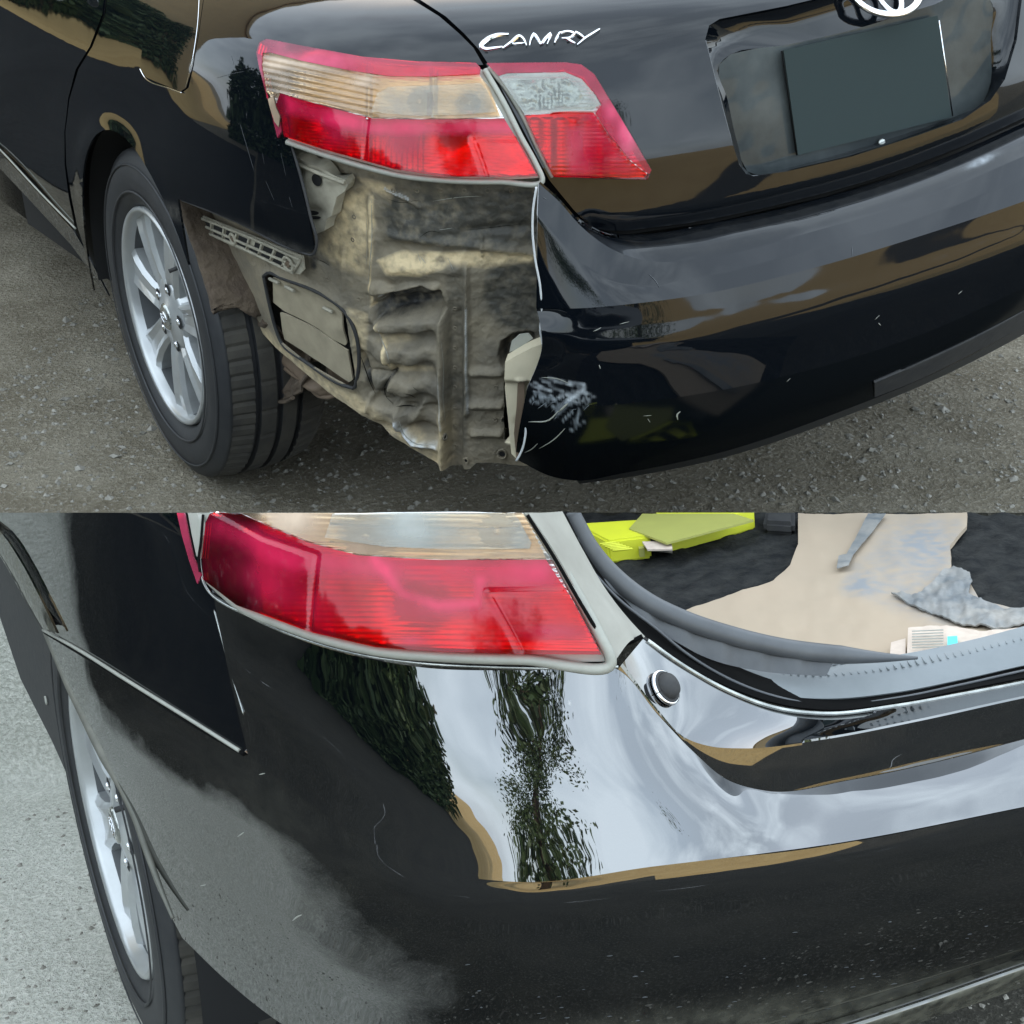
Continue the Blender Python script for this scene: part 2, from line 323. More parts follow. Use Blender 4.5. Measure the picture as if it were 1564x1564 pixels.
def finish(name, P3, F, N3, m, parent, thick=.003, attrs=None, edge_mat=None, kind=None, label=None, smooth=True, custom=True):
    """a shell: front sheet with analytic normals, back sheet, and rim"""
    n = len(P3)
    e1, e2 = P3[F[:, 1]]-P3[F[:, 0]], P3[F[:, 2]]-P3[F[:, 0]]
    fn = np.cross(e1, e2); flip = (fn*N3[F[:, 0]]).sum(1) < 0; F = F.copy(); F[flip] = F[flip][:, ::-1]
    from collections import Counter
    ec = {}
    for f in F:
        for i in range(3):
            a, b = f[i], f[(i+1) % 3]; ec[(a, b)] = 1
    bd = [(a, b) for a, b in ec if (b, a) not in ec]
    used = np.zeros(n, bool); used[F.ravel()] = True
    V = list(map(tuple, P3)); faces = [tuple(map(int, f)) for f in F]; nf = len(faces)
    B = P3-N3*thick
    V += list(map(tuple, B)); faces += [(int(f[0])+n, int(f[2])+n, int(f[1])+n) for f in F]; nb = len(faces)
    for a, b in bd:
        s = len(V); V += [tuple(P3[a]), tuple(P3[b]), tuple(B[b]), tuple(B[a])]; faces.append((s, s+3, s+2, s+1))
    me = bpy.data.meshes.new(name); me.from_pydata(V, [], faces); me.materials.append(m)
    if edge_mat:
        me.materials.append(edge_mat)
        for i in range(nf, len(faces)): me.polygons[i].material_index = 1
    if smooth:
        for i in range(nb): me.polygons[i].use_smooth = True
    if attrs:
        for k, v in attrs.items():
            at = me.attributes.new(k, 'FLOAT', 'POINT'); arr = np.zeros(len(V)); arr[:n] = v; arr[n:2*n] = v; at.data.foreach_set('value', arr)
    if custom and smooth:
        vn = np.zeros((len(V), 3)); vn[:n] = N3; vn[n:2*n] = -N3
        me.update()
        ln = np.zeros((len(me.loops), 3)); li = 0
        vi = np.zeros(len(me.loops), int); me.loops.foreach_get('vertex_index', vi)
        ln = vn[vi]; z = np.abs(ln).sum(1) < 1e-6
        pn = np.zeros(len(me.polygons)*3); me.polygons.foreach_get('normal', pn); pn = pn.reshape(-1, 3)
        ls = np.zeros(len(me.polygons), int); me.polygons.foreach_get('loop_start', ls); lt = np.zeros(len(me.polygons), int); me.polygons.foreach_get('loop_total', lt)
        ln[z] = np.repeat(pn, lt, axis=0)[z]
        me.normals_split_custom_set([tuple(v) for v in ln])
    me.validate()
    return link(name, me, m, parent, kind, label)
def vnormals(P3, F, ref):
    e1, e2 = P3[F[:, 1]]-P3[F[:, 0]], P3[F[:, 2]]-P3[F[:, 0]]; fn = np.cross(e1, e2)
    s = np.sign((fn*ref[F[:, 0]]).sum(1)); s[s == 0] = 1; fn *= s[:, None]
    N = np.zeros_like(P3)
    for k in range(3): np.add.at(N, F[:, k], fn)
    return N/np.maximum(np.linalg.norm(N, axis=1), 1e-12)[:, None]
def panel(name, view, outline, F3, m, parent, holes=(), step=6, off=0, thick=.003, disp=None, attrs=None, edge_mat=None, smooth_outline=False, kind=None, label=None):
    """outline in photo pixels laid on body surface F3; off = mm proud; disp(px)->metres outward"""
    if smooth_outline: outline = [tuple(p) for p in catmull(outline, max(24, int(polylen(outline)/step)), True)]
    P, F = fill2d(outline, holes, step)
    X = hit(view, P, F3); G = grad(F3, X)
    X = X+G*off; Nn = G
    if view is VB and off > 0:
        q_ = VB.proj(X); k_ = q_[:, 1] < 782.3
        if k_.any():
            dp = -((X[k_]-VB.E) @ VB.M.T)[:, 2]; X[k_] = VB.E+VB.ray(np.stack([q_[k_, 0], np.full(k_.sum(), 782.3)], 1))*dp[:, None]
    if disp is not None:
        d = disp(P); X = X+G*d[:, None]; Nn = vnormals(X, F, G)
    at = {k: f(P) for k, f in (attrs or {}).items()}
    return finish(name, X, F, Nn, m, parent, thick, at, edge_mat, kind, label)
def polylen(L): L = np.array(L, float); return np.linalg.norm(np.diff(np.vstack([L, L[:1]]), axis=0), axis=1).sum()
def loft(name, view, rows, m, parent, nu=90, sub=6, thick=.003, attrs=None, edge_mat=None, cubic=False, label=None, disp=None, kind=None, nblend=None):
    """rows: (pixels, a, b) each laid on the upright cylinder a, b; interpolated to one sheet"""
    R = []
    for r in rows:
        px = catmull(r[0], nu)
        P = cyl(view, px, r[1], r[2])
        if len(r) > 3 and r[3]:
            t = np.linspace(-1, 1, nu); z = np.polyval(np.polyfit(t, P[:, 2], r[3]), t); P[:, 2] = z
        R.append(P)
    R = np.array(R)
    if cubic:
        k = (len(R)-1)*sub+1; G = np.stack([catmull_u(R[:, i], sub) for i in range(nu)], 1)
    else:
        G = np.concatenate([R[i]+(R[i+1]-R[i])*np.linspace(0, 1, sub, endpoint=False)[:, None, None] for i in range(len(R)-1)]+[R[-1:]])
    nv = len(G); X = G.reshape(-1, 3)
    idx = np.arange(nv*nu).reshape(nv, nu); a, b, c, d = idx[:-1, :-1].ravel(), idx[:-1, 1:].ravel(), idx[1:, 1:].ravel(), idx[1:, :-1].ravel()
    F = np.vstack([np.stack([a, b, c], 1), np.stack([a, c, d], 1)])
    ref = X-np.array([0, .95, .6]); ref /= np.linalg.norm(ref, axis=1)[:, None]
    Nn = vnormals(X, F, ref)
    px = view.proj(X)
    if disp is not None: X = X+Nn*disp(px)[:, None]; Nn = vnormals(X, F, ref)
    if nblend is not None:
        tg, w = nblend(px, X); Nn = Nn*(1-w[:, None])+tg*w[:, None]; Nn /= np.linalg.norm(Nn, axis=1)[:, None]
    at = {k: f(px) for k, f in (attrs or {}).items()}
    return finish(name, X, F, Nn, m, parent, thick, at, edge_mat, kind, label)
def catmull_u(P, sub):
    Q = np.vstack([2*P[0]-P[1], P, 2*P[-1]-P[-2]]); out = []
    for i in range(1, len(Q)-2):
        t = np.linspace(0, 1, sub, endpoint=False)[:, None]; a, b, c, d = Q[i-1:i+3]
        l0, l1, l2 = (np.linalg.norm(v)+1e-9 for v in (b-a, c-b, d-c))
        m1 = ((b-a)/l0*l1+(c-b)/l1*l0)/(l0+l1)*l1; m2 = ((c-b)/l1*l2+(d-c)/l2*l1)/(l1+l2)*l1
        out.append((2*t**3-3*t**2+1)*b+(t**3-2*t**2+t)*m1+(-2*t**3+3*t**2)*c+(t**3-t**2)*m2)
    return np.vstack(out+[Q[-2][None]])
def tube(name, P, r, m, parent, seg=8, label=None, flat=1.0, up=None, kind=None):
    P = np.array(P, float); n = len(P); r = np.broadcast_to(r, n); V = []; F = []
    T = np.gradient(P, axis=0); T /= np.linalg.norm(T, axis=1)[:, None]
    u = np.array(up if up is not None else (0, 0, 1.0))
    for i in range(n):
        s = np.cross(T[i], u if np.ndim(u) == 1 else u[i]); s /= np.linalg.norm(s)+1e-9; w = np.cross(s, T[i])
        for k in range(seg):
            a = 2*math.pi*k/seg; V.append(P[i]+r[i]*(math.cos(a)*s+math.sin(a)*w*flat))
    for i in range(n-1):
        for k in range(seg): F.append((i*seg+k, i*seg+(k+1) % seg, (i+1)*seg+(k+1) % seg, (i+1)*seg+k))
    F.append(tuple(range(seg))[::-1]); F.append(tuple((n-1)*seg+k for k in range(seg)))
    me = bpy.data.meshes.new(name); me.from_pydata([tuple(v) for v in V], [], F)
    for p in me.polygons: p.use_smooth = len(p.vertices) == 4
    return link(name, me, m, parent, kind, label)
def strip(name, view, line, F3, r, m, parent, off=0, n=60, flat=1.0, label=None):
    px = catmull(line, n); X = hit(view, px, F3); G = grad(F3, X)
    return tube(name, X+G*off, r, m, parent, 8, label, flat, G)
def scratches(parent, view, F3, off, lines, m=None):
    for i, (w, *L) in enumerate(lines):
        n = 10; strip('scratch', view, L, F3, [.0001]+[w*1e-4]*(n-2)+[.0001], m or M['edge'], parent, off, n, flat=.4)
def caster(o):
    from mathutils.bvhtree import BVHTree
    me = o.data; return BVHTree.FromPolygons([v.co[:] for v in me.vertices], [p.vertices[:] for p in me.polygons])
def cast(bvh, view, px):
    d = view.ray([px])[0]; h, nrm, i, t = bvh.ray_cast(Vector(view.E), Vector(d)); nrm = np.array(nrm)
    if nrm @ d > 0: nrm = -nrm
    return np.array(h), nrm
def mesh_scratch_glint(parent, bvh, view, lines, m, h=.0008):
    for w, *L in lines:
        pts = catmull(L, 9); H = []
        for q in pts:
            try: H.append(cast(bvh, view, tuple(q)))
            except Exception: pass
        if len(H) < 4: continue
        X = np.array([a+b*h for a, b in H]); r = w*1e-4*np.sin(np.linspace(.15, math.pi-.15, len(X)))**.7
        tube('scratch', X, r, m, parent, 6, None, .35, np.array([b for a, b in H]))
def bm_obj(name, bm, m, parent=None, smooth=False, kind=None, label=None):
    me = bpy.data.meshes.new(name); bmesh.ops.recalc_face_normals(bm, faces=bm.faces); bm.to_mesh(me); bm.free()
    if smooth:
        for p in me.polygons: p.use_smooth = True
    return link(name, me, m, parent, kind, label)
def box(name, lo, hi, m, parent=None, bev=0, rot=None, kind=None, label=None):
    bm = bmesh.new(); bmesh.ops.create_cube(bm, size=1); lo, hi = Vector(lo), Vector(hi); c, s = (lo+hi)/2, hi-lo
    for v in bm.verts: v.co = Vector((v.co.x*s.x, v.co.y*s.y, v.co.z*s.z))
    if bev: bmesh.ops.bevel(bm, geom=bm.edges[:], offset=bev, segments=2, affect='EDGES')
    for v in bm.verts: v.co = (rot @ v.co if rot else v.co)+c
    return bm_obj(name, bm, m, parent, False, kind, label)
def gauss(P, x, y, sx, sy=None, ang=0):
    sy = sy or sx; dx, dy = P[:, 0]-x, P[:, 1]-y; c, s = math.cos(ang), math.sin(ang)
    return np.exp(-.5*(((dx*c+dy*s)/sx)**2+((-dx*s+dy*c)/sy)**2))
def soft(P, poly, w=8):
    d = polydist(P, poly, True); i = inpoly(P, poly); return np.clip(.5+np.where(i, d, -d)/w, 0, 1)
def sstep(x, a, b): t = np.clip((x-a)/(b-a), 0, 1); return t*t*(3-2*t)

# ------------------------------------------------------------------ terrain (world = frame of the damaged car, metres)
D0 = VA.ray([(781, 782)])[0]; Dl = VA.ray([(-4000, 782)])[0]; Dr = VA.ray([(5500, 782)])[0]
SPN = np.cross(Dl, Dr); SPN /= np.linalg.norm(SPN); SPN *= np.sign(SPN[2])    # normal of the dividing plane, upward
e_pt = EA+D0*(-EA[2]/D0[2]); e_dir = np.cross(SPN, [0, 0, 1]); e_dir /= np.linalg.norm(e_dir)     # front edge of the gravel yard
if e_dir @ (MA[0]) < 0: e_dir = -e_dir
e_fwd = np.cross([0, 0, 1], e_dir)
nB = TB[:3, :3] @ np.array([0, 0, 1]); oB = TB[:3, 3]
def zB(x, y): return oB[2]-(nB[0]*(x-oB[0])+nB[1]*(y-oB[1]))/nB[2]
def sheet(name, svals, wvals, hfun, m, kind='structure'):
    V = []; F = []
    for s in svals:
        for w in wvals:
            x, y = (e_pt+e_fwd*s+e_dir*w)[:2]; V.append((x, y, hfun(x, y, s, w)))
    nw = len(wvals)
    for i in range(len(svals)-1):
        for j in range(nw-1): F.append((i*nw+j, i*nw+j+1, (i+1)*nw+j+1, (i+1)*nw+j))
    me = bpy.data.meshes.new(name); me.from_pydata(V, [], F)
    for p in me.polygons: p.use_smooth = True
    return link(name, me, m, None, kind)
far = [-250, -120, -60, -30, -15, -8]; nearw = list(np.arange(-4, 4.01, .1))
def bumpy(x, y, k=.006): return k*noise.fractal(Vector((x*5, y*5, 0)), 1, 2, 4)
sheet('gravel_yard', [0]+list(np.arange(.05, 4, .05))+[4, 8, 15, 30, 60, 120, 300], far+nearw+[8, 15, 30, 60, 120, 250], lambda x, y, s, w: bumpy(x, y)*min(1, s*4), M['gravel'])
def hramp(x, y, s, w):
    z = min(zB(x, y), -.0)
    side = sstep(abs(w), 2.6, 4.0); z = z*(1-float(side))
    back = float(sstep(-s, 2.0, 2.9)); z = z*(1-back)
    if s > -.14: z = z*(-s/.14)
    return z+bumpy(x, y, .004)*min(1, -s*4)-(.0 if s < 0 else 0)
RS = list(np.arange(-2.9, -.2, .06))+[-.2, -.14, -.12, -.08, -.04, -.012, 0]
rp = sheet('ramp_ground', RS, list(np.arange(-4, 4.01, .08)), hramp, M['darkgravel'])
at_ = rp.data.attributes.new('pale', 'FLOAT', 'POINT'); W_ = np.arange(-4, 4.01, .08)
at_.data.foreach_set('value', np.array([float(sstep(w, -1.75, -1.35)*(1-sstep(w, -.45, -.05))*sstep(s_, -2.1, -1.45)) for s_ in RS for w in W_]))
sheet('sandy_ground', [-300, -120, -60, -30, -15, -8, -6.5], [-250, -120, -60, -30, -15, -8, -4, 0, 4, 8, 15, 30, 60, 120, 250], lambda x, y, s, w: 0, M['sand'])
sheet('sandy_ground', [-6.5, -5.2, -4.2], [.3, 4, 8, 15, 30, 60, 120, 250], lambda x, y, s, w: 0, M['sand'])
sheet('sandy_ground', [-6.5, -5, -4, -2.9], [-250, -120, -60, -30, -14], lambda x, y, s, w: 0, M['sand'])
sheet('gravel_lane', [-6.5, -5.2, -4.2], [-14, -7, -4, -2, .3], lambda x, y, s, w: 0, M['darkgravel'])
sheet('gravel_lane', [-4.2, -3.5, -2.9], [-14, -7, -4, 0, 4, 8, 15, 30, 60, 120, 250], lambda x, y, s, w: 0, M['darkgravel'])
sheet('gravel_lane', [-2.9, -1.5, 0], [-14, -7, -4], lambda x, y, s, w: 0, M['darkgravel'])
sheet('sandy_ground', [3, 8, 15, 30, 60], [-60, -30, -15, -6.5], lambda x, y, s, w: .012, M['sand'])
sheet('asphalt_lane', [.06, 3, 6, 9], [-6.5, -4, -2.05], lambda x, y, s, w: .009, M['asphalt'])  # near-black sheet added out of view to darken reflections in the car side
for ws in ([-250, -120, -60, -30, -14], [4, 8, 15, 30, 60, 120, 250]): sheet('sandy_ground', [-2.9, 0], ws, lambda x, y, s, w: 0, M['sand'])
# loose stones
def stones(name, n, reg, hf, seed, smin=.0014, smax=.0075):
    rs = np.random.RandomState(seed); V = []; F = []
    for q in range(n):
        s_, w_ = rs.uniform(*reg[:2]), rs.uniform(*reg[2:]); x, y = (e_pt+e_fwd*s_+e_dir*w_)[:2]; z = hf(x, y, s_, w_); r = smin+(smax-smin)*rs.rand()**4
        k = len(V); rt = rs.uniform(0, 3.14); c, sn = math.cos(rt), math.sin(rt)
        for d in ((1, 0, 0), (0, 1, 0), (-1, 0, 0), (0, -1, 0), (.2, .1, .8), (.6, .6, .4), (-.6, .5, .35)):
            a = np.array(d)*rs.uniform(.7, 1.3, 3)*r*np.array([1.3, 1, .9]); V.append((x+a[0]*c-a[1]*sn, y+a[0]*sn+a[1]*c, z+a[2]))
        F += [(k, k+5, k+4), (k, k+1, k+5), (k+1, k+4, k+5), (k+1, k+6, k+4), (k+1, k+2, k+6), (k+2, k+4, k+6), (k+2, k+3, k+4), (k+3, k, k+4)]
    me = bpy.data.meshes.new(name); me.from_pydata(V, [], F); o = link(name, me, M['pebble'], None, 'stuff'); o['label'] = 'small loose stones scattered over the gravel'; return o
stones('loose_stones', 15000, (.004, 2.6, -1.2, 1.1), lambda x, y, s, w: bumpy(x, y)*min(1, s*4), 31)
stones('loose_stones', 500, (.02, 2.8, -1.3, 1.2), lambda x, y, s, w: bumpy(x, y)*min(1, s*4), 35, .005, .013)
stones('loose_stones', 5000, (-1.9, -.2, -.95, .9), hramp, 32, .001, .0055)
# ------------------------------------------------------------------ unseen surroundings: trees mirrored in the paint, added hedges and shading block
def simple_tree(x, y, h, r, label, seed):
    rs = np.random.RandomState(seed); t = thing('tree', label, 'tree', 'trees standing behind the viewer', mw=Matrix.Translation((x, y, 0)))
    tube('trunk', [(0, 0, -.1), (.05, .03, h*.3), (-.05, .1, h*.6), (.1, 0, h*.85)], [.16, .12, .08, .03], M['bark'], t, 10)
    for k in range(9):
        a = rs.uniform(0, 6.28); z0 = h*rs.uniform(.4, .7); L = r*rs.uniform(.4, .7)
        tube('limb', [(0, 0, z0), (L*.5*math.cos(a), L*.5*math.sin(a), z0+L*.35), (L*math.cos(a), L*math.sin(a), z0+L*.5)], [.05, .035, .012], M['bark'], t, 6)
    V = []; F = []
    cl = [(rs.normal(0, r*.5), rs.normal(0, r*.5), h*rs.uniform(.06, 1.0)) for _ in range(170)]
    for c in cl:
        for q in range(110):
            p = np.array(c)+rs.normal(0, r*.17, 3); d = rs.normal(0, 1, 3); d /= np.linalg.norm(d); e = np.cross(d, rs.normal(0, 1, 3)); e /= np.linalg.norm(e)+1e-9; s = rs.uniform(.03, .07)
            n = len(V); V += [tuple(p-d*s), tuple(p+e*s*.5), tuple(p+d*s), tuple(p-e*s*.5)]; F.append((n, n+1, n+2, n+3))
    me = bpy.data.meshes.new('crown'); me.from_pydata(V, [], F); link('crown', me, M['leaf'], t, 'stuff')
def at_w(s, w): p = e_pt+e_fwd*s+e_dir*w; return p[0], p[1]

tx, ty = at_w(-9.5, -3.0); simple_tree(tx, ty, 6.5, 1.1, 'leafy tree behind the viewer, mirrored in the black bumper', 3)
tx, ty = at_w(-12, 5.5); simple_tree(tx, ty, 5, 1.8, 'smaller leafy tree by the sand coloured wall, mirrored in the paint', 8)
hd = thing('hedge', 'dark clipped hedge behind the viewer, mirrored in the bumper corner', 'hedge', 'hedges round the yard', mw=Matrix.Translation((*at_w(-6.2, -4.0), 0)) @ Matrix.Rotation(math.atan2(e_dir[1], e_dir[0]), 4, 'Z'))  # unseen dark mass added to blacken the reflection in the bumper corner
rs = np.random.RandomState(12); V = []; F = []
for q in range(20000):
    p = np.array([rs.uniform(-5.0, -.6), rs.uniform(-.45, .45), 0]); p[2] = rs.uniform(0, 2.3+.25*math.sin(p[0]*2.1)+.15*math.sin(p[0]*5)); d = rs.normal(0, 1, 3); d /= np.linalg.norm(d); e = np.cross(d, rs.normal(0, 1, 3)); e /= np.linalg.norm(e)+1e-9; sz = rs.uniform(.04, .09)
    n = len(V); V += [tuple(p-d*sz), tuple(p+e*sz*.5), tuple(p+d*sz), tuple(p-e*sz*.5)]; F.append((n, n+1, n+2, n+3))
me = bpy.data.meshes.new('foliage'); me.from_pydata(V, [], F); link('foliage', me, M['leaf'], hd, 'stuff')
for k in range(7): tube('stem', [(-3+k*.3-1.6, 0, 0), (-3+k*.3-1.6, .05, .8), (-3+k*.3-1.6, 0, 1.4)], [.04, .03, .01], M['bark'], hd, 6)

def hedge(label, sx, wx, L, H, rot, seed, n):
    hd = thing('hedge', label, 'hedge', 'hedges round the yard', mw=Matrix.Translation((*at_w(sx, wx), 0)) @ Matrix.Rotation(math.atan2(e_dir[1], e_dir[0])+rot, 4, 'Z'))
    rs = np.random.RandomState(seed); V = []; F = []
    for q in range(n):
        p = np.array([rs.uniform(-L/2, L/2), rs.uniform(-.6, .6), 0]); p[2] = rs.uniform(0, H*(1+.10*math.sin(p[0]*1.1)+.06*math.sin(p[0]*3))); d = rs.normal(0, 1, 3); d /= np.linalg.norm(d); e = np.cross(d, rs.normal(0, 1, 3)); e /= np.linalg.norm(e)+1e-9; sz = rs.uniform(.08, .17)
        k = len(V); V += [tuple(p-d*sz), tuple(p+e*sz*.5), tuple(p+d*sz), tuple(p-e*sz*.5)]; F.append((k, k+1, k+2, k+3))
    me = bpy.data.meshes.new('foliage'); me.from_pydata(V, [], F); link('foliage', me, M['leaf'], hd, 'stuff')
    for k in range(6): x = -L/2+(k+.5)*L/6; tube('stem', [(x, 0, 0), (x+.1, .05, H*.35), (x, 0, H*.6)], [.06, .05, .02], M['bark'], hd, 6)
hedge('tall dark hedge along the left of the yard, mirrored in the car sides', -4.5, -8.5, 12, 3.6, math.pi/2, 21, 26000)  # unseen hedge added to darken what the car sides mirror

fb = thing('tall_building', 'tall sand coloured building beyond the cars that keeps the yard in shade', 'building', mw=Matrix.Translation((2, 14, 0)))  # unseen building added and sized to throw the yard into shade
box('wall', (-11, 0, 0), (18, 8, 10.4), M['wall'], fb, .02); box('roof', (-11.2, -.2, 10.4), (18.2, 8.2, 10.7), M['wall'], fb, .02)
hedge('row of dark trees in front of the tall building, mirrored in the shoulder', 9.5, -9, 10, 4.6, .5, 77, 16000)

# ================================================================== DAMAGED CAR (frame = world)
A = thing('damaged_car', 'black sedan in the upper half, bumper corner torn off to bare dusty metal', 'car')
def inA(*L): return L
# ---- quarter panel, door, sill
Q_OUT = [(169, -70), (160, 20), (140, 70), (118, 105), (104, 150), (98, 200), (100, 250), (108, 300), (117, 345), (126, 372)]
arch = [np.array([-.91, WY+.362*math.cos(t), WZ+.362*math.sin(t)]) for t in np.radians(np.linspace(-8, 146, 22))]
arch_px = [tuple(p) for p in VA.proj(arch)]
arch_px = [p for p in arch_px]
Q_low = [(270, 303), (310, 317), (360, 338), (410, 362), (452, 382), (474, 385), (479, 378), (470, 330), (455, 270), (440, 214), (420, 140), (402, 82), (410, 70), (470, 84), (560, 98), (650, 100), (737, 98), (722, 72), (700, 50), (670, 24), (628, -2), (600, -70)]
dustA = lambda P: .22*soft(P, [(240, 300), (240, 330), (480, 400), (480, 384), (360, 335)], 16)
scufA = lambda P: .35*gauss(P, 425, 240, 5, 30, .1)*0
bodyA = dict(attrs={'dust': dustA, 'scuff': scufA})
FUEL = [(226, -30), (222, 30), (215, 80), (213, 105), (222, 118), (260, 134), (275, 140), (284, 134), (294, 100), (303, 50), (310, 0), (311, -30)]
def dispQ(P):       # hollow above the arch flare, crease running down to it
    return -.006*gauss(P, 200, 170, 60, 45)
panel('quarter_panel', VA, Q_OUT+arch_px+Q_low, S_UP, M['paint'], A, holes=[FUEL], step=5, disp=dispQ, thick=.004, **bodyA)
FL = [tuple(np.array(p)+(np.array((262, 50))-np.array(p))*.012) for p in FUEL]
ff = panel('fuel_flap', VA, FL, S_UP, M['paint'], A, step=5, off=.0005, thick=.004, **bodyA)
strip('flap_edge', VA, [(213, 104), (221, 118), (258, 134), (277, 141)], S_UP, .0011, M['chrome'], ff, off=.0005)
strip('flap_edge', VA, [(304, -20), (300, 45), (291, 100), (283, 132)], S_UP, .0009, M['chrome'], ff, off=.0)
panel('fuel_well', VA, [tuple(np.array(p)+(np.array(p)-np.array((262, 50)))*.03) for p in FUEL], S_UP, M['groove'], A, step=12, off=-.008)
DOOR = [(164, -70), (155, 20), (135, 70), (113, 105), (99, 150), (93, 200), (95, 250), (103, 300), (113, 346), (60, 290), (0, 226), (-120, 110), (-300, -70)]
S_DOOR = surf(table([(.15, .85), (.38, .893), (.44, .905), (.60, .912), (.72, .905), (.80, .902), (.88, .885), (.95, .862), (1.05, .82)]), REAR)
dr = panel('rear_door', VA, DOOR, S_DOOR, M['paint'], A, step=7, off=0, disp=lambda P: -.008*gauss(P, 60, 180, 45, 90, .2)+.006*gauss(P, 30, 100, 50, 30), **bodyA)
# handle
hp = hit(VA, [(98, -28), (116, -2)], S_DOOR); hg = grad(S_DOOR, hp)
hx = catmull([hp[0]+hg[0]*.01+np.array([0, .10, 0]), hp[0]+hg[0]*.038+np.array([0, .05, 0]), hp[0]+hg[0]*.04, hp[1]+hg[1]*.03], 14)
tube('door_handle', hx, [.012]*14, M['bright'], dr, 10, flat=.8)
panel('sill', VA, [(128, 374), (113, 349), (60, 293), (0, 229), (-120, 113), (-120, 150), (0, 254), (60, 318), (110, 372), (168, 450), (150, 415)], S_DOOR, M['paint'], A, step=6, off=.004, attrs={'dust': lambda P: .45+0*P[:, 0]})
strip('sill_trim', VA, [(-60, 170), (0, 226), (60, 290), (116, 347)], S_DOOR, .0022, M['seal'], A, off=.003)
panel('panel_gap', VA, [(172, -70), (163, 20), (143, 72), (120, 107), (106, 150), (101, 200), (103, 250), (111, 300), (120, 347), (110, 347), (100, 300), (91, 250), (90, 200), (96, 150), (110, 103), (132, 68), (152, 20), (161, -70)], S_DOOR, M['groove'], A, step=10, off=-.008)
# wheel well, dark inner bowl
bm = bmesh.new(); angs = np.radians(np.linspace(-5, 112, 30))
for a in angs:
    for x, r in ((-.895, .364), (-.80, .372), (-.60, .374), (-.59, .05)): bm.verts.new((x, WY+r*math.cos(a), WZ+r*math.sin(a)))
bm.verts.ensure_lookup_table()
for k in range(len(angs)-1):
    for j in (0, 1, 2): bm.faces.new([bm.verts[k*4+j], bm.verts[k*4+4+j], bm.verts[k*4+5+j], bm.verts[k*4+j+1]])
bm_obj('wheel_well', bm, M['dark'], A, True)
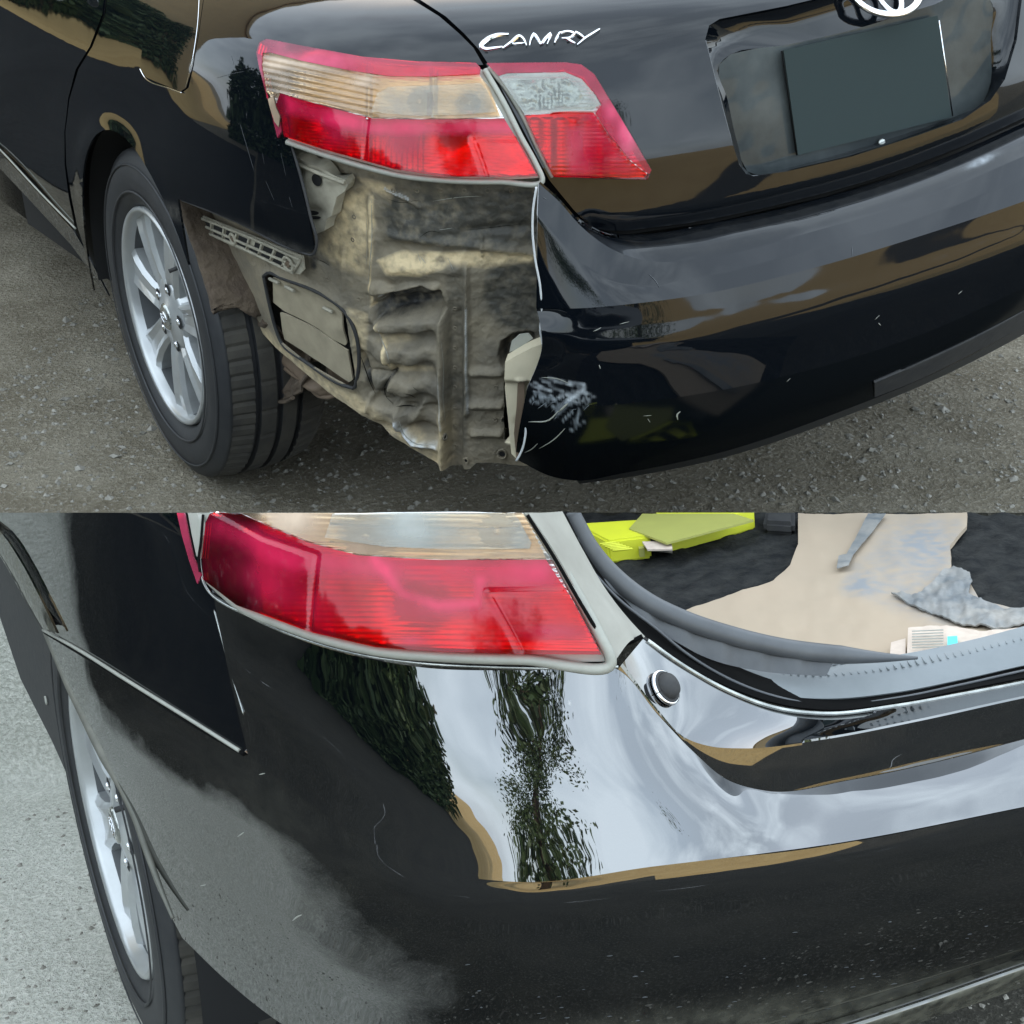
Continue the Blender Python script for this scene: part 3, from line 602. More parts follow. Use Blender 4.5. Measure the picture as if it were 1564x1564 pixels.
# ---- wheel
def ring(prof, n, mat_, name, parent, cx=0, smooth=True, a0=0):
    """surface of revolution about the X axle: prof = [(x, r)]"""
    V = []; F = []; k = len(prof)
    for i in range(n):
        a = a0+2*math.pi*i/n
        for x, r in prof: V.append((x, r*math.cos(a), r*math.sin(a)))
    for i in range(n):
        for j in range(k-1): F.append((i*k+j, ((i+1) % n)*k+j, ((i+1) % n)*k+j+1, i*k+j+1))
    me = bpy.data.meshes.new(name); me.from_pydata(V, [], F); bm = bmesh.new(); bm.from_mesh(me); bmesh.ops.recalc_face_normals(bm, faces=bm.faces); bm.to_mesh(me); bm.free()
    for p in me.polygons: p.use_smooth = smooth
    return link(name, me, mat_, parent)
def wheel(parent, rotw, dust_sheen=True):
    """axle along X, outer face towards -X, centre at the origin of the empty"""
    w = bpy.data.objects.new('wheel', None); COL.objects.link(w); w.parent = parent; w.location = (-.78, WY, WZ); w.rotation_euler = (rotw, 0, 0); w.empty_display_size = .1
    ring([(-.088, .214), (-.100, .222), (-.108, .25), (-.110, .275), (-.104, .300), (-.094, .318), (-.0885, .3215), (-.086, .319)], 96, M['tyre'], 'tyre_sidewall', w)
    ring([(-.1085, .2415), (-.1112, .2425), (-.1112, .2455), (-.1095, .2465)], 96, M['tyre'], 'sidewall_ridge', w)
    ring([(-.1075, .292), (-.1092, .293), (-.1085, .296), (-.106, .297)], 96, M['tyre'], 'sidewall_ridge', w)
    # tread: grooves as real channels, sipes as cross cuts
    xs = [-.088, -.046, -.044, -.036, -.034, -.004, -.002, .006, .008, .036, .038, .046, .048, .088, .102, .104]
    rr = [.3215, .3285, .318, .318, .329, .3295, .319, .319, .3295, .329, .318, .318, .3285, .3225, .31, .23]
    n = 288; V = []; F = []
    for i in range(n):
        a = 2*math.pi*i/n
        for j, (x, r) in enumerate(zip(xs, rr)):
            cut = .0035 if (i % 4 in (0,)) and (j in (0, 1, 12, 13)) else 0
            if i % 9 == 4 and j in (4, 5): cut = .0018
            V.append((x, (r-cut)*math.cos(a), (r-cut)*math.sin(a)))
    k = len(xs)
    for i in range(n):
        for j in range(k-1): F.append((i*k+j, ((i+1) % n)*k+j, ((i+1) % n)*k+j+1, i*k+j+1))
    me = bpy.data.meshes.new('tread'); me.from_pydata(V, [], F)
    me.materials.append(M['tread']); me.materials.append(M['tyre'])
    for p in me.polygons:
        j = p.index % (k-1)
        if j in (1, 2, 3, 5, 6, 7, 9, 10, 11): p.material_index = 1
    link('tread', me, M['tread'], w)
    ring([(-.086, .214), (-.098, .2145), (-.1025, .2115), (-.101, .205), (-.094, .202), (-.080, .199)], 96, M['rim'], 'rim', w)
    ring([(-.080, .199), (-.03, .193), (.06, .185), (.07, .1), (.072, .02)], 96, M['barrel'], 'rim_barrel', w)
    # spokes: seven broad tapering blades with raised shoulders
    for s in range(7):
        a = 2*math.pi*s/7; bm = bmesh.new(); rows = []
        for r, hw, x0, dep in ((.050, .030, -.080, .045), (.085, .028, -.086, .045), (.13, .031, -.089, .04), (.17, .038, -.089, .035), (.204, .048, -.086, .035)):
            row = []
            for y, xo in ((-hw, dep), (-hw, .008), (-hw*.72, 0), (-hw*.3, .005), (hw*.3, .005), (hw*.72, 0), (hw, .008), (hw, dep)):
                c, sn = math.cos(a), math.sin(a)
                row.append(bm.verts.new((x0+xo, r*c-y*sn, r*sn+y*c)))
            rows.append(row)
        for r0, r1 in zip(rows, rows[1:]):
            for q in range(7): bm.faces.new([r0[q], r0[q+1], r1[q+1], r1[q]])
        o = bm_obj('spoke', bm, M['rim'], w, True)
        for p in o.data.polygons: p.use_smooth = False
    ring([(-.02, .05), (-.021, .148), (-.010, .150), (-.009, .05)], 60, M['rust'], 'brake_disc', w)
    ring([(-.090, .001), (-.091, .026), (-.088, .030), (-.084, .058), (-.078, .075), (-.05, .080)], 60, M['rim'], 'hub', w)
    ring([(-.094, .001), (-.095, .020), (-.093, .026), (-.088, .028)], 40, M['bright'], 'centre_cap', w)
    for ry, rz in ((.017, .011), (.006, .011), (.011, .0045)):
        t = [(-.0955, ry*math.cos(q), rz*math.sin(q)+(.003 if rz < .005 else 0)) for q in np.linspace(0, 2*math.pi, 24)]
        tube('cap_emblem', t, .0011, M['chrome'], w, 5, up=(1, 0, 0))
    for s in range(5):
        a = 2*math.pi*(s+.25)/5; r = .057
        cy, cz = r*math.cos(a), r*math.sin(a)
        for nm, pr, mt, sg in (('lug_hole', [(-.0846, .0135), (-.0850, .0120), (-.0850, .0005)], M['dark'], 20), ('wheel_nut', [(-.0885, .0005), (-.0885, .0045), (-.0865, .0065), (-.083, .007)], M['chrome'], 6)):
            o = ring(pr, sg, mt, nm, w, smooth=sg > 6); 
            for v in o.data.vertices: v.co.y += cy; v.co.z += cz
    a = 2.1; tube('valve', [(-.085, .190*math.cos(a), .190*math.sin(a)), (-.110, .180*math.cos(a), .180*math.sin(a))], .004, M['rubber'], w, 8)
    return w
wheel(A, math.radians(12))

# ---- trunk lid with plate recess
def lid_y(x): return 0
REC = [(1076, 60), (1082, 38), (1098, 28), (1200, 8), (1300, -16), (1420, -50), (1520, -80), (1560, -70), (1562, -20), (1552, 60), (1534, 120), (1512, 152), (1470, 181), (1400, 206), (1300, 238), (1200, 261), (1150, 268), (1138, 264), (1128, 250), (1112, 200), (1096, 140)]
LID = [(640, -70), (640, -2), (680, 24), (708, 50), (730, 74), (745, 97), (790, 182), (838, 274), (874, 318), (903, 349), (930, 354), (960, 354), (1050, 343), (1100, 334), (1180, 317), (1264, 296), (1330, 277), (1395, 255), (1480, 222), (1564, 183), (1660, 135), (1660, -70)]
lid = panel('trunk_lid', VA, LID, S_LID, M['paint'], A, holes=[REC], step=6, thick=.006, disp=lambda P: -.010*np.exp(-.5*(polydist(P, LID[9:21])/9)**2)*(P[:, 0] > 870), attrs={'dust': lambda P: .0*P[:, 0], 'scuff': lambda P: 0*P[:, 0]})
panel('lid_gap', VA, [(610, -70), (625, 0), (665, 30), (690, 50), (718, 78), (735, 100), (765, 160), (828, 276), (880, 330), (900, 352), (960, 361), (1100, 341), (1264, 303), (1395, 262), (1564, 190), (1660, 140), (1660, 100), (1564, 150), (1395, 225), (1264, 270), (1100, 310), (960, 325), (900, 300), (800, 150), (720, 30), (680, -70)], S_LID, M['groove'], A, step=14, off=-.014, thick=.002)
# recess: side walls sweep in to a sunk back panel
def inset(poly, k, c): return [(c[0]+(p[0]-c[0])*k, c[1]+(p[1]-c[1])*k) for p in poly]
rc_ = (1318, 95); oc = catmull(REC, 140, True); X0 = hit(VA, oc, S_LID); G0 = grad(S_LID, X0)
ring_rows = [X0-G0*.0005, X0-G0*.006]
BACK = [(1098, 96), (1106, 88), (1200, 68), (1300, 45), (1420, 8), (1500, -12), (1508, -6), (1512, 60), (1508, 140), (1500, 156), (1460, 176), (1400, 197), (1300, 229), (1200, 256), (1150, 266), (1142, 262), (1126, 220), (1110, 150)]
bc = catmull(BACK, 140, True)
# align start points by angle
def align(P, Q, c):
    a = np.arctan2(P[:, 1]-c[1], P[:, 0]-c[0]); b = np.unwrap(np.arctan2(Q[:, 1]-c[1], Q[:, 0]-c[0]))
    o = np.argsort(np.mod(b, 2*math.pi)); bb = np.mod(b, 2*math.pi)[o]; QQ = Q[o]; aa = np.mod(a, 2*math.pi)
    return np.stack([np.interp(aa, np.r_[bb-2*math.pi, bb, bb+2*math.pi], np.r_[QQ[:, i], QQ[:, i], QQ[:, i]]) for i in (0, 1)], 1)
bpx = align(oc, bc, rc_)
PR0 = np.array([0, .108, .80]); PRN = np.array([0, -1, .10]); PRN = PRN/np.linalg.norm(PRN)
XB = plane_hit(VA, bpx, PR0, PRN)
rows = np.array([ring_rows[0], ring_rows[1], ring_rows[1]*.45+XB*.55, XB]); nn = len(oc)
F = []; 
for i in range(3):
    for j in range(nn): a, b = i*nn+j, i*nn+(j+1) % nn; F += [(a, b, b+nn), (a, b+nn, a+nn)]
F = np.array(F); XX = rows.reshape(-1, 3); ref = np.tile(np.array([0, -1, .3]), (len(XX), 1)); 
e1, e2 = XX[F[:, 1]]-XX[F[:, 0]], XX[F[:, 2]]-XX[F[:, 0]]
me = bpy.data.meshes.new('plate_recess'); me.from_pydata([tuple(v) for v in XX], [], [tuple(map(int, f)) for f in F])
for p in me.polygons: p.use_smooth = True
link('plate_recess', me, M['paint'], lid)
P2, F2 = fill2d([tuple(p) for p in bpx[::2]], (), 14); X2 = plane_hit(VA, P2, PR0-PRN*.0, PRN)
finish('recess_back', X2, F2, np.tile(PRN, (len(X2), 1)), M['smoked'], lid, .003)
PL = [(1196, 76), (1431, 23), (1452, 178), (1218, 236)]
P2, F2 = fill2d(PL, (), 30); X2 = plane_hit(VA, P2, PR0+PRN*.010, PRN)
finish('licence_plate', X2, F2, np.tile(PRN, (len(X2), 1)), M['plate'], lid, .0025)
XP = plane_hit(VA, [(1193, 77), (1216, 236)], PR0+PRN*.009, PRN); tube('plate_edge', XP, .0012, M['groove'], lid, 6)
XP = plane_hit(VA, [(1433, 30), (1454, 176)], PR0+PRN*.009, PRN); tube('plate_edge', XP, .0012, M['chrome'], lid, 6)
for u, v in ((1345, 217), (1240, 100), (1400, 62)):
    if v == 217:
        q = plane_hit(VA, [(u, v)], PR0+PRN*.004, PRN)[0]; o = ring([(-.004, .001), (-.004, .006), (0, .007)], 12, M['bright'], 'plate_screw', lid); o.matrix_parent_inverse.identity(); o.location = q; o.rotation_euler = (0, 0, math.pi/2)
strip('recess_trim', VA, [(1077, 60), (1097, 140), (1113, 200), (1129, 252), (1140, 266), (1160, 268)], S_LID, .0010, M['weather'], lid, off=-.001)
# emblem: three crossing ovals
ec = hit(VA, [(1347, -14)], S_LID)[0]; eg = grad(S_LID, ec[None])[0]; ex = np.array([1, 0, 0.]); ez = np.cross(ex, eg); ez /= np.linalg.norm(ez); ez *= np.sign(ez[2])
for rx, rz, cz, rad in ((.066, .045, 0, .0062), (.022, .041, -.001, .0050), (.047, .015, .020, .0045)):
    t = [ec+eg*.008+ex*rx*math.cos(q)+ez*(cz+rz*math.sin(q)) for q in np.linspace(0, 2*math.pi, 40)]
    tube('emblem', t, rad, M['chrome'], lid, 8, up=eg, flat=.7)
# badge letters
def cp(L): return [(700+x/3.91, y/3.91) for x, y in L]
LET = {'letter_c': [([(298, 212), (225, 216), (165, 243), (134, 280), (150, 292), (215, 290), (262, 284)], 11)],
 'letter_a': [([(262, 292), (310, 258), (366, 222), (384, 235), (404, 276)], 9), ([(322, 268), (388, 262)], 6)],
 'letter_m': [([(422, 276), (430, 240), (446, 208), (474, 240), (486, 266), (516, 232), (550, 204), (540, 235), (526, 268)], 8)],
 'letter_r': [([(570, 260), (584, 230), (600, 200)], 8), ([(600, 202), (660, 196), (686, 206), (668, 226), (612, 234)], 8), ([(640, 234), (668, 250), (692, 262)], 8)],
 'letter_y': [([(694, 196), (722, 212), (748, 232)], 8), ([(838, 180), (790, 208), (748, 234), (726, 252), (704, 270)], 8)]}
for nm, ss in LET.items():
    V = []; Fc = []
    for line, wd in ss:
        px = catmull(line, 22) if nm != 'letter_c' else catmull(line, 26); px = np.array(cp(px)); d = np.gradient(px, axis=0); d /= np.linalg.norm(d, axis=1)[:, None]; nr = np.stack([-d[:, 1], d[:, 0]], 1)
        tp = np.sin(np.linspace(.25, math.pi-.15, len(px)))[:, None]**.4*wd*1.3/3.91
        for q, (dx, h) in enumerate(((1, 0), (.95, .0040), (.45, .0056), (-.45, .0056), (-.95, .0040), (-1, 0))):
            X = hit(VA, px+nr*dx*tp, S_LID); X = X+grad(S_LID, X)*h
            V.append(X)
        n0 = sum(len(v) for v in V[:-6]); k = len(px)
        for q in range(5):
            for i in range(k-1): Fc.append((n0+q*k+i, n0+q*k+i+1, n0+(q+1)*k+i+1, n0+(q+1)*k+i))
        Fc.append(tuple(n0+q*k for q in range(6))); Fc.append(tuple(n0+q*k+k-1 for q in range(5, -1, -1)))
    me = bpy.data.meshes.new('badge_letter'); me.from_pydata([tuple(p) for v in V for p in v], [], Fc); link('badge_letter', me, M['chrome'], lid)

M['scuffgrey'] = mat('scuffed_plastic', (.13, .145, .16), .8)
# ---- bumper with torn end
def torn(P): return 0*P[:, 0]
STK = []; r5 = np.random.RandomState(15)
while len(STK) < 46:
    u, v = r5.uniform(806, 890), r5.uniform(568, 660)
    if inpoly(np.array([[u, v]]), [(806, 578), (850, 566), (886, 590), (892, 640), (878, 660), (850, 650), (806, 612)])[0]:
        a = .35+r5.normal(0, .2) if v < 612 else -.7+r5.normal(0, .25); l = r5.uniform(8, 26); STK.append(((u, v), (u+l*math.cos(a), v+l*math.sin(a)), r5.uniform(.2, .75)))
def scufBu(P):
    k = np.hypot(P[:, 0]-850, P[:, 1]-615) < 80; d = np.zeros(len(P)); Q_ = P[k]; e = np.zeros(len(Q_))
    for a, b, w in STK: e = np.maximum(e, w*np.exp(-.5*(segdist(Q_, a, b)/1.5)**2))
    e = np.maximum(e, .8*np.exp(-.5*(polydist(Q_, [(890, 593), (872, 609), (852, 628)])/3)**2)); d[k] = e
    return np.clip(d+.45*gauss(P, 1498, 245, 18, 4, -.4), 0, 1)
dustBu = lambda P: np.clip(.12+.4*soft(P, [(880, 350), (985, 397), (1080, 392), (1250, 350), (1564, 240), (1564, 200), (1264, 305), (1050, 352)], 20), 0, 1)*0+.10*soft(P, [(930, 358), (985, 392), (1080, 388), (1250, 346), (1564, 240), (1564, 195), (1264, 303), (1050, 348)], 14)
bu = bpy.data.objects.new('rear_bumper', None); COL.objects.link(bu); bu.parent = A
R_back = [(826, 277), (868, 316), (905, 351), (960, 357), (1100, 337), (1264, 299), (1395, 258), (1564, 186), (1660, 140)]
R_edge = [(822, 279), (852, 306), (888, 346), (935, 380), (985, 397), (1080, 392), (1250, 350), (1400, 305), (1564, 237), (1660, 195)]
R_crs = [(818, 470), (880, 470), (965, 463), (1050, 452), (1250, 406), (1400, 361), (1564, 306), (1660, 270)]
R_tn = [(827, 520), (900, 530), (1000, 525), (1250, 470), (1400, 425), (1564, 365), (1660, 325)]
R_t2 = [(803, 596), (900, 618), (1000, 610), (1250, 560), (1400, 512), (1564, 438), (1660, 390)]
R_bot = [(786, 700), (850, 729), (880, 733), (950, 722), (1100, 690), (1300, 621), (1420, 572), (1564, 497), (1660, 440)]
at = {'scuff': scufBu, 'dust': dustBu}
loft('ledge', VA, [(R_back, .875, .882), ([((a[0]+b[0])/2, (a[1]+b[1])/2) for a, b in zip(catmull(R_back, 12), catmull(R_edge, 12))], .89, .918), (R_edge, .897, .940)], M['paint'], bu, nu=200, sub=12, attrs=at, cubic=True)
cover = loft('bumper_cover', VA, [(R_edge, .898, .942, 0), ([(820, 330), (870, 385), (925, 425), (975, 436), (1060, 424), (1250, 378), (1400, 333), (1564, 271), (1660, 232)], .905, .966), (R_crs, .914, .988)], M['paint'], bu, nu=300, sub=16, attrs=at, cubic=False, edge_mat=M['edge'])
def dent(P): return -.004*gauss(P, 850, 620, 30, 30)+.003*np.sin(P[:, 1]*.09)*gauss(P, 828, 500, 22, 120)
def nbA(px, X):
    w = np.exp(-.5*(polydist(px, R_t2)/26)**2); g = grad(surf(cst(.912), cst(1.003)), X); g = g-np.array([0, 0, .02]); return g/np.linalg.norm(g, axis=1)[:, None], w
loft('bumper_cover', VA, [(R_crs, .914, .988), ([(824, 494), (890, 499), (985, 493), (1150, 460), (1400, 392), (1564, 335), (1660, 298)], .915, .994), (R_tn, .916, 1.001), (R_t2, .912, 1.003)], M['paint'], bu, nu=300, sub=20, attrs=at, cubic=True, edge_mat=M['edge'], disp=dent, nblend=nbA)
lowc = loft('bumper_cover', VA, [(R_t2, .912, 1.003), ([(790, 665), (900, 690), (1020, 678), (1250, 606), (1400, 548), (1564, 470), (1660, 420)], .900, .985), (R_bot, .880, .950)], M['paintL'], bu, nu=300, sub=14, attrs=at, cubic=True, edge_mat=M['edge'], disp=dent, nblend=nbA)
loft('lower_lip', VA, [([(880, 733), (950, 722), (1100, 690), (1300, 621), (1420, 572), (1564, 497), (1660, 440)], .876, .948), ([(884, 738), (950, 729), (1100, 699), (1300, 631), (1420, 582), (1564, 509), (1660, 452)], .84, .86)], M['rubber'], bu, nu=80)
loft('lip_shelf', VA, [([(1330, 578), (1400, 545), (1480, 507), (1564, 461), (1660, 400)], .894, .972), ([(1335, 584), (1400, 556), (1480, 519), (1564, 474), (1660, 414)], .896, .985), ([(1335, 606), (1400, 580), (1480, 541), (1564, 497), (1660, 440)], .882, .955)], M['rubber'], bu, nu=60)

# ---- exposed corner structure
def tone(o, **k): return o
S_IN = surf(table([(.15, .77), (.30, .79), (.45, .815), (.62, .84), (.78, .855), (.95, .86)]), table([(.15, .80), (.30, .815), (.45, .83), (.62, .85), (.78, .87), (.95, .86)]))
INN = [(236, 284), (440, 200), (600, 240), (832, 262), (850, 380), (850, 600), (830, 712), (778, 711), (760, 707), (726, 707), (716, 716), (688, 717), (670, 708), (600, 668), (500, 598), (450, 556), (420, 530), (380, 487), (352, 445), (325, 390), (300, 350), (286, 318)]
VENT = [(404, 420), (410, 415), (430, 422), (500, 452), (522, 468), (530, 478), (545, 580), (542, 590), (532, 588), (470, 552), (430, 520), (424, 505), (412, 460)]
def d_in(P):
    x, y = P[:, 0], P[:, 1]; d = np.zeros(len(P))
    d += -.030*soft(P, [(566, 470), (580, 452), (640, 440), (668, 446), (676, 470), (668, 484), (620, 484), (572, 490)], 9)      # black gash
    m = sstep(x, 545, 575)*(1-sstep(x, 662, 672))*sstep(y, 420, 445)*(1-sstep(y, 650, 668))
    d += m*(.006+.005*np.clip(1-np.abs(x-625)/60, 0, 1))*(lambda c_: np.sign(c_)*np.abs(c_)**.45)(np.cos((y-445-.10*(x-600)+5*np.sin(x*.06)+3*np.sin(x*.13+y*.02))*2*math.pi/(47+.02*(x-600))))
    d += .016*np.exp(-.5*((x-673-.02*(y-500))/4.5)**2)*sstep(y, 470, 490)         # flange lips
    d += .010*np.exp(-.5*((x-711)/2.6)**2)*sstep(y, 395, 420)*(1-sstep(y, 628, 640))
    d += -.012*sstep(x, 678, 686)*(1-sstep(x, 700, 708))*sstep(y, 440, 500)
    for yy in (569, 618, 661): d += .010*np.exp(-.5*((y-yy-.0*x)/4.2)**2)*sstep(x, 712, 722)*(1-sstep(x, 764, 772))
    d += -.035*soft(P, [(764, 545), (768, 528), (785, 518), (812, 514), (820, 545), (790, 560), (770, 558)], 12)
    d += -.012*gauss(P, 770, 470, 40, 48)
    d += .006*np.exp(-.5*((x-567-.05*(y-380))/3)**2)*sstep(y, 290, 310)*(1-sstep(y, 470, 480))
    d += .004*np.exp(-.5*((x-522)/2.5)**2)*sstep(y, 370, 390)*(1-sstep(y, 440, 450))
    d += .007*np.exp(-.5*((y-372-.12*(x-700))/5)**2)*sstep(x, 575, 600)-.006*np.exp(-.5*((y-352+.05*(x-700))/6)**2)*sstep(x, 690, 720)
    d += .008*np.exp(-.5*((y-410-.02*(x-650))/8)**2)*sstep(x, 580, 600)*(1-sstep(x, 700, 712))
    d += -.006*gauss(P, 610, 380, 18, 12)+.006*gauss(P, 655, 350, 30, 14)
    e = [(404, 412), (500, 446), (535, 470), (552, 585), (540, 600), (426, 527)]
    d += .005*np.exp(-.5*(polydist(P, VENT, True)/5)**2)
    d += -.015*np.exp(-.5*((y-(500+.62*(x-380)+ 14)) / 7)**2)*0
    # crumple creases at the lower corner
    for L, w, h in (([(548, 540), (562, 575), (572, 610), (590, 618)], 3, -.012), ([(597, 570), (583, 598), (592, 612), (600, 616)], 3, -.012), ([(576, 495), (584, 520), (590, 545), (594, 566)], 2.5, .009), ([(565, 605), (562, 625)], 2.5, .008),
                    ([(605, 622), (612, 655), (630, 676), (668, 680)], 3, .010), ([(645, 615), (632, 640)], 3, .006), ([(560, 565), (590, 572)], 2, -.005), ([(700, 262), (690, 300)], 2, .003), ([(590, 290), (620, 305), (640, 315)], 1.8, .004), ([(735, 360), (735, 390)], 2, .004), ([(478, 395), (498, 403)], 2, -.004)):
        d += h*np.exp(-.5*(polydist(P, L)/w)**2)
    d += -.012*soft(P, [(618, 622), (665, 622), (668, 672), (632, 672), (614, 650)], 8)+np.array([.0016*noise.fractal(Vector((a*.03, b*.04, 0)), 1, 2, 3)-.0042*abs(noise.noise(Vector((a*.028+.3*math.sin(b*.05), b*.016, 3))))-.0020*abs(noise.noise(Vector((a*.02, b*.07, 9)))) for a, b in P])*(.25+.75*sstep(x, 470, 560))
    d += -.010*gauss(P, 342, 398, 6, 9, .3)+.004*gauss(P, 342, 398, 13, 17, .3)
    return d
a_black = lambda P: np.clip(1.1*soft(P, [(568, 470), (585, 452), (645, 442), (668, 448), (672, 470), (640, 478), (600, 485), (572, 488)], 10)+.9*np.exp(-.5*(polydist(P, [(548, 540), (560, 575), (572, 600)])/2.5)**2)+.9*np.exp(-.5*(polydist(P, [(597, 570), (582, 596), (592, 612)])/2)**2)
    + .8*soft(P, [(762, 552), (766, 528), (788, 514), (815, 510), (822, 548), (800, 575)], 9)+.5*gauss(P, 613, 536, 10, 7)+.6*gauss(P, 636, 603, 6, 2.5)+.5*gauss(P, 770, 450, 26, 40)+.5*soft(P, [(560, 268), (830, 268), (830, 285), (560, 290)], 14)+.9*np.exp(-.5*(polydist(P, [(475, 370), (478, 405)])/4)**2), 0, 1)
a_sun_dust = lambda P: np.clip(1.35*(.75*soft(P, [(575, 398), (610, 385), (700, 384), (760, 382), (815, 388), (812, 400), (740, 412), (690, 402), (640, 420), (590, 418)], 7)+.6*soft(P, [(520, 300), (560, 285), (566, 340), (560, 420), (510, 400), (490, 380)], 22)+.5*soft(P, [(530, 470), (560, 480), (556, 540), (545, 560), (540, 500)], 10)+.5*soft(P, [(600, 282), (596, 310), (545, 270)], 8)
    + .45*np.exp(-.5*(polydist(P, [(400, 512), (500, 588), (600, 655), (668, 700)])/9)**2)+.35*gauss(P, 600, 520, 20, 5)+.35*gauss(P, 620, 566, 30, 4)+.5*gauss(P, 680, 660, 10, 30)+.9*np.exp(-.5*(polydist(P, [(576, 495), (584, 520), (594, 560)])/1.6)**2)+.8*np.exp(-.5*(polydist(P, [(567, 300), (566, 380), (564, 468)])/1.6)**2)), 0, 1)  # sunlit strip and patches painted as pale colour, mixed with dust
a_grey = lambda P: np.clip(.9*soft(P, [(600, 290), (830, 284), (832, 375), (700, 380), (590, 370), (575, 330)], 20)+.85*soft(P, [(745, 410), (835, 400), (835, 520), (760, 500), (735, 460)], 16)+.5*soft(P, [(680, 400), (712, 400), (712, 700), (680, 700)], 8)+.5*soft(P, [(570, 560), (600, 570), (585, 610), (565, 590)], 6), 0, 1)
a_white = lambda P: np.clip(1.0*np.exp(-.5*(polydist(P, [(608, 640), (616, 662), (634, 678), (666, 678)])/2.4)**2)+.9*np.exp(-.5*(polydist(P, [(670, 560), (672, 600), (676, 650)])/1.2)**2)*.5+.9*(segdist(P, (576, 456), (588, 451)) < 2.2)+.8*(segdist(P, (586, 287), (622, 303)) < 1.3)+.6*np.exp(-.5*(polydist(P, [(711, 470), (712, 560), (714, 630)])/1.0)**2), 0, 1)
inner = panel('inner_panel', VA, INN, S_IN, M['dusty'], A, holes=[VENT], step=2.3, thick=.003, disp=d_in, attrs={'black': a_black, 'pale': a_sun_dust, 'grey': a_grey, 'white': a_white})
bvi = caster(inner)
mesh_scratch_glint(inner, bvi, VA, [(7, (566, 300), (567, 360), (563, 420), (561, 466)), (5, (559, 330), (560, 380), (558, 410)), (9, (586, 287), (602, 294), (622, 303)), (6, (711, 468), (712, 540), (712, 600), (714, 632)), (5, (672, 520), (676, 560), (675, 600), (679, 650)), (8, (574, 496), (584, 522), (592, 545), (596, 566)), (5, (641, 390), (650, 402)), (5, (670, 350), (690, 347)), (6, (660, 306), (700, 300), (735, 298)), (9, (608, 642), (616, 662), (634, 677), (664, 678)), (8, (576, 457), (590, 450)), (4, (637, 384), (642, 402)), (4, (683, 392), (692, 412))], M['seal'])
mesh_scratch_glint(inner, bvi, VA, [(7, (549, 541), (556, 560), (563, 580), (572, 600)), (7, (598, 570), (586, 590), (590, 606), (600, 616)), (5, (484, 395), (494, 399), (503, 405)), (9, (616, 600), (626, 602), (634, 606)), (4, (712, 350), (750, 346), (800, 340)), (4, (640, 362), (655, 352), (672, 354)), (5, (630, 590), (638, 596)), (10, (605, 620), (620, 618), (634, 620)), (4, (590, 302), (610, 308), (640, 304))], M['groove'])
for u, v in [(694, y_) for y_ in range(470, 700, 30)]+[(x_, 290) for x_ in range(600, 820, 36)]+[(756, y_) for y_ in (590, 640, 690)]+[(540, 330), (538, 365), (500, 425), (548, 455)]:
    h, nr = cast(bvi, VA, (u, v)); s1 = np.cross(nr, [0, 0, 1]); s1 /= np.linalg.norm(s1); s2 = np.cross(s1, nr)
    tube('spot_weld', [h+nr*.0006+.0030*(math.cos(t)*s1+math.sin(t)*s2) for t in np.linspace(0, 2*math.pi, 12)], .0009, M['dusty'], inner, 5, up=nr)
for u, v, r in ((342, 398, .0075), (678, 666, .004), (711, 702, .004), (770, 640, .006), (766, 692, .007)):
    h, nr = cast(bvi, VA, (u, v)); s1 = np.cross(nr, [0, 0, 1]); s1 /= np.linalg.norm(s1); s2 = np.cross(s1, nr)
    tube('drain_grommet', [h+nr*.001+r*(math.cos(t)*s1+1.3*math.sin(t)*s2) for t in np.linspace(0, 2*math.pi, 20)], .0018, M['dusty'], inner, 6, up=nr)
    tube('drain_hole', [h-nr*.002, h+nr*.0012], r*.7, M['dark'], inner, 12)
# vent grille: frame, flaps, hinges
vf = strip('vent_frame', VA, VENT+[VENT[0]], S_IN, .0032, M['rubber'], A, off=.003, n=120)
panel('vent_back', VA, VENT, S_IN, M['dark'], vf, step=12, off=-.016)
for q in ([(413, 424), (432, 432), (500, 462), (519, 478), (527, 524), (524, 528), (505, 520), (480, 505), (430, 476), (414, 462)], [(424, 478), (430, 480), (480, 508), (505, 523), (528, 536), (536, 580), (530, 584), (470, 549), (430, 519), (427, 505)]):
    y0 = min(p[1] for p in q)
    panel('vent_flap', VA, q, S_IN, M['flap'], vf, step=5, off=-.006, thick=.003, disp=lambda P: .003*np.sin(P[:, 0]*.05)+.004*gauss(P, 520, 500, 14, 10))
for u, v in ((412, 424), (436, 436), (494, 468)):
    q = hit(VA, [(u, v), (u+14, v+7)], S_IN); tube('hinge', q+grad(S_IN, q)*.002, .003, M['plastic'], vf, 6)
# bumper retainer strip with open cells
RT = [(289, 315), (300, 315), (474, 384), (476, 404), (470, 411), (460, 410), (330, 352), (296, 332)]
ret = panel('bumper_retainer', VA, RT, S_IN, M['plastic'], A, step=6, off=.018, thick=.003)
def lerp(a, b, t): return (a[0]+(b[0]-a[0])*t, a[1]+(b[1]-a[1])*t)
tp0, tp1, bt0, bt1 = (300, 318), (472, 388), (302, 336), (462, 408)
for r0, r1 in ((.12, .46), (.56, .90)):
    for k in range(9):
        t0, t1 = (k+.14)/9, (k+.86)/9
        if (r0 < .3 and k in (5, )): t0 = (k+.45)/9
        if k == 8: continue
        q = [lerp(lerp(tp0, tp1, t0), lerp(bt0, bt1, t0), r0), lerp(lerp(tp0, tp1, t1), lerp(bt0, bt1, t1), r0), lerp(lerp(tp0, tp1, t1), lerp(bt0, bt1, t1), r1), lerp(lerp(tp0, tp1, t0), lerp(bt0, bt1, t0), r1)]
        panel('retainer_cell', VA, q, S_IN, M['dark'], ret, step=9, off=.0192, thick=.001)
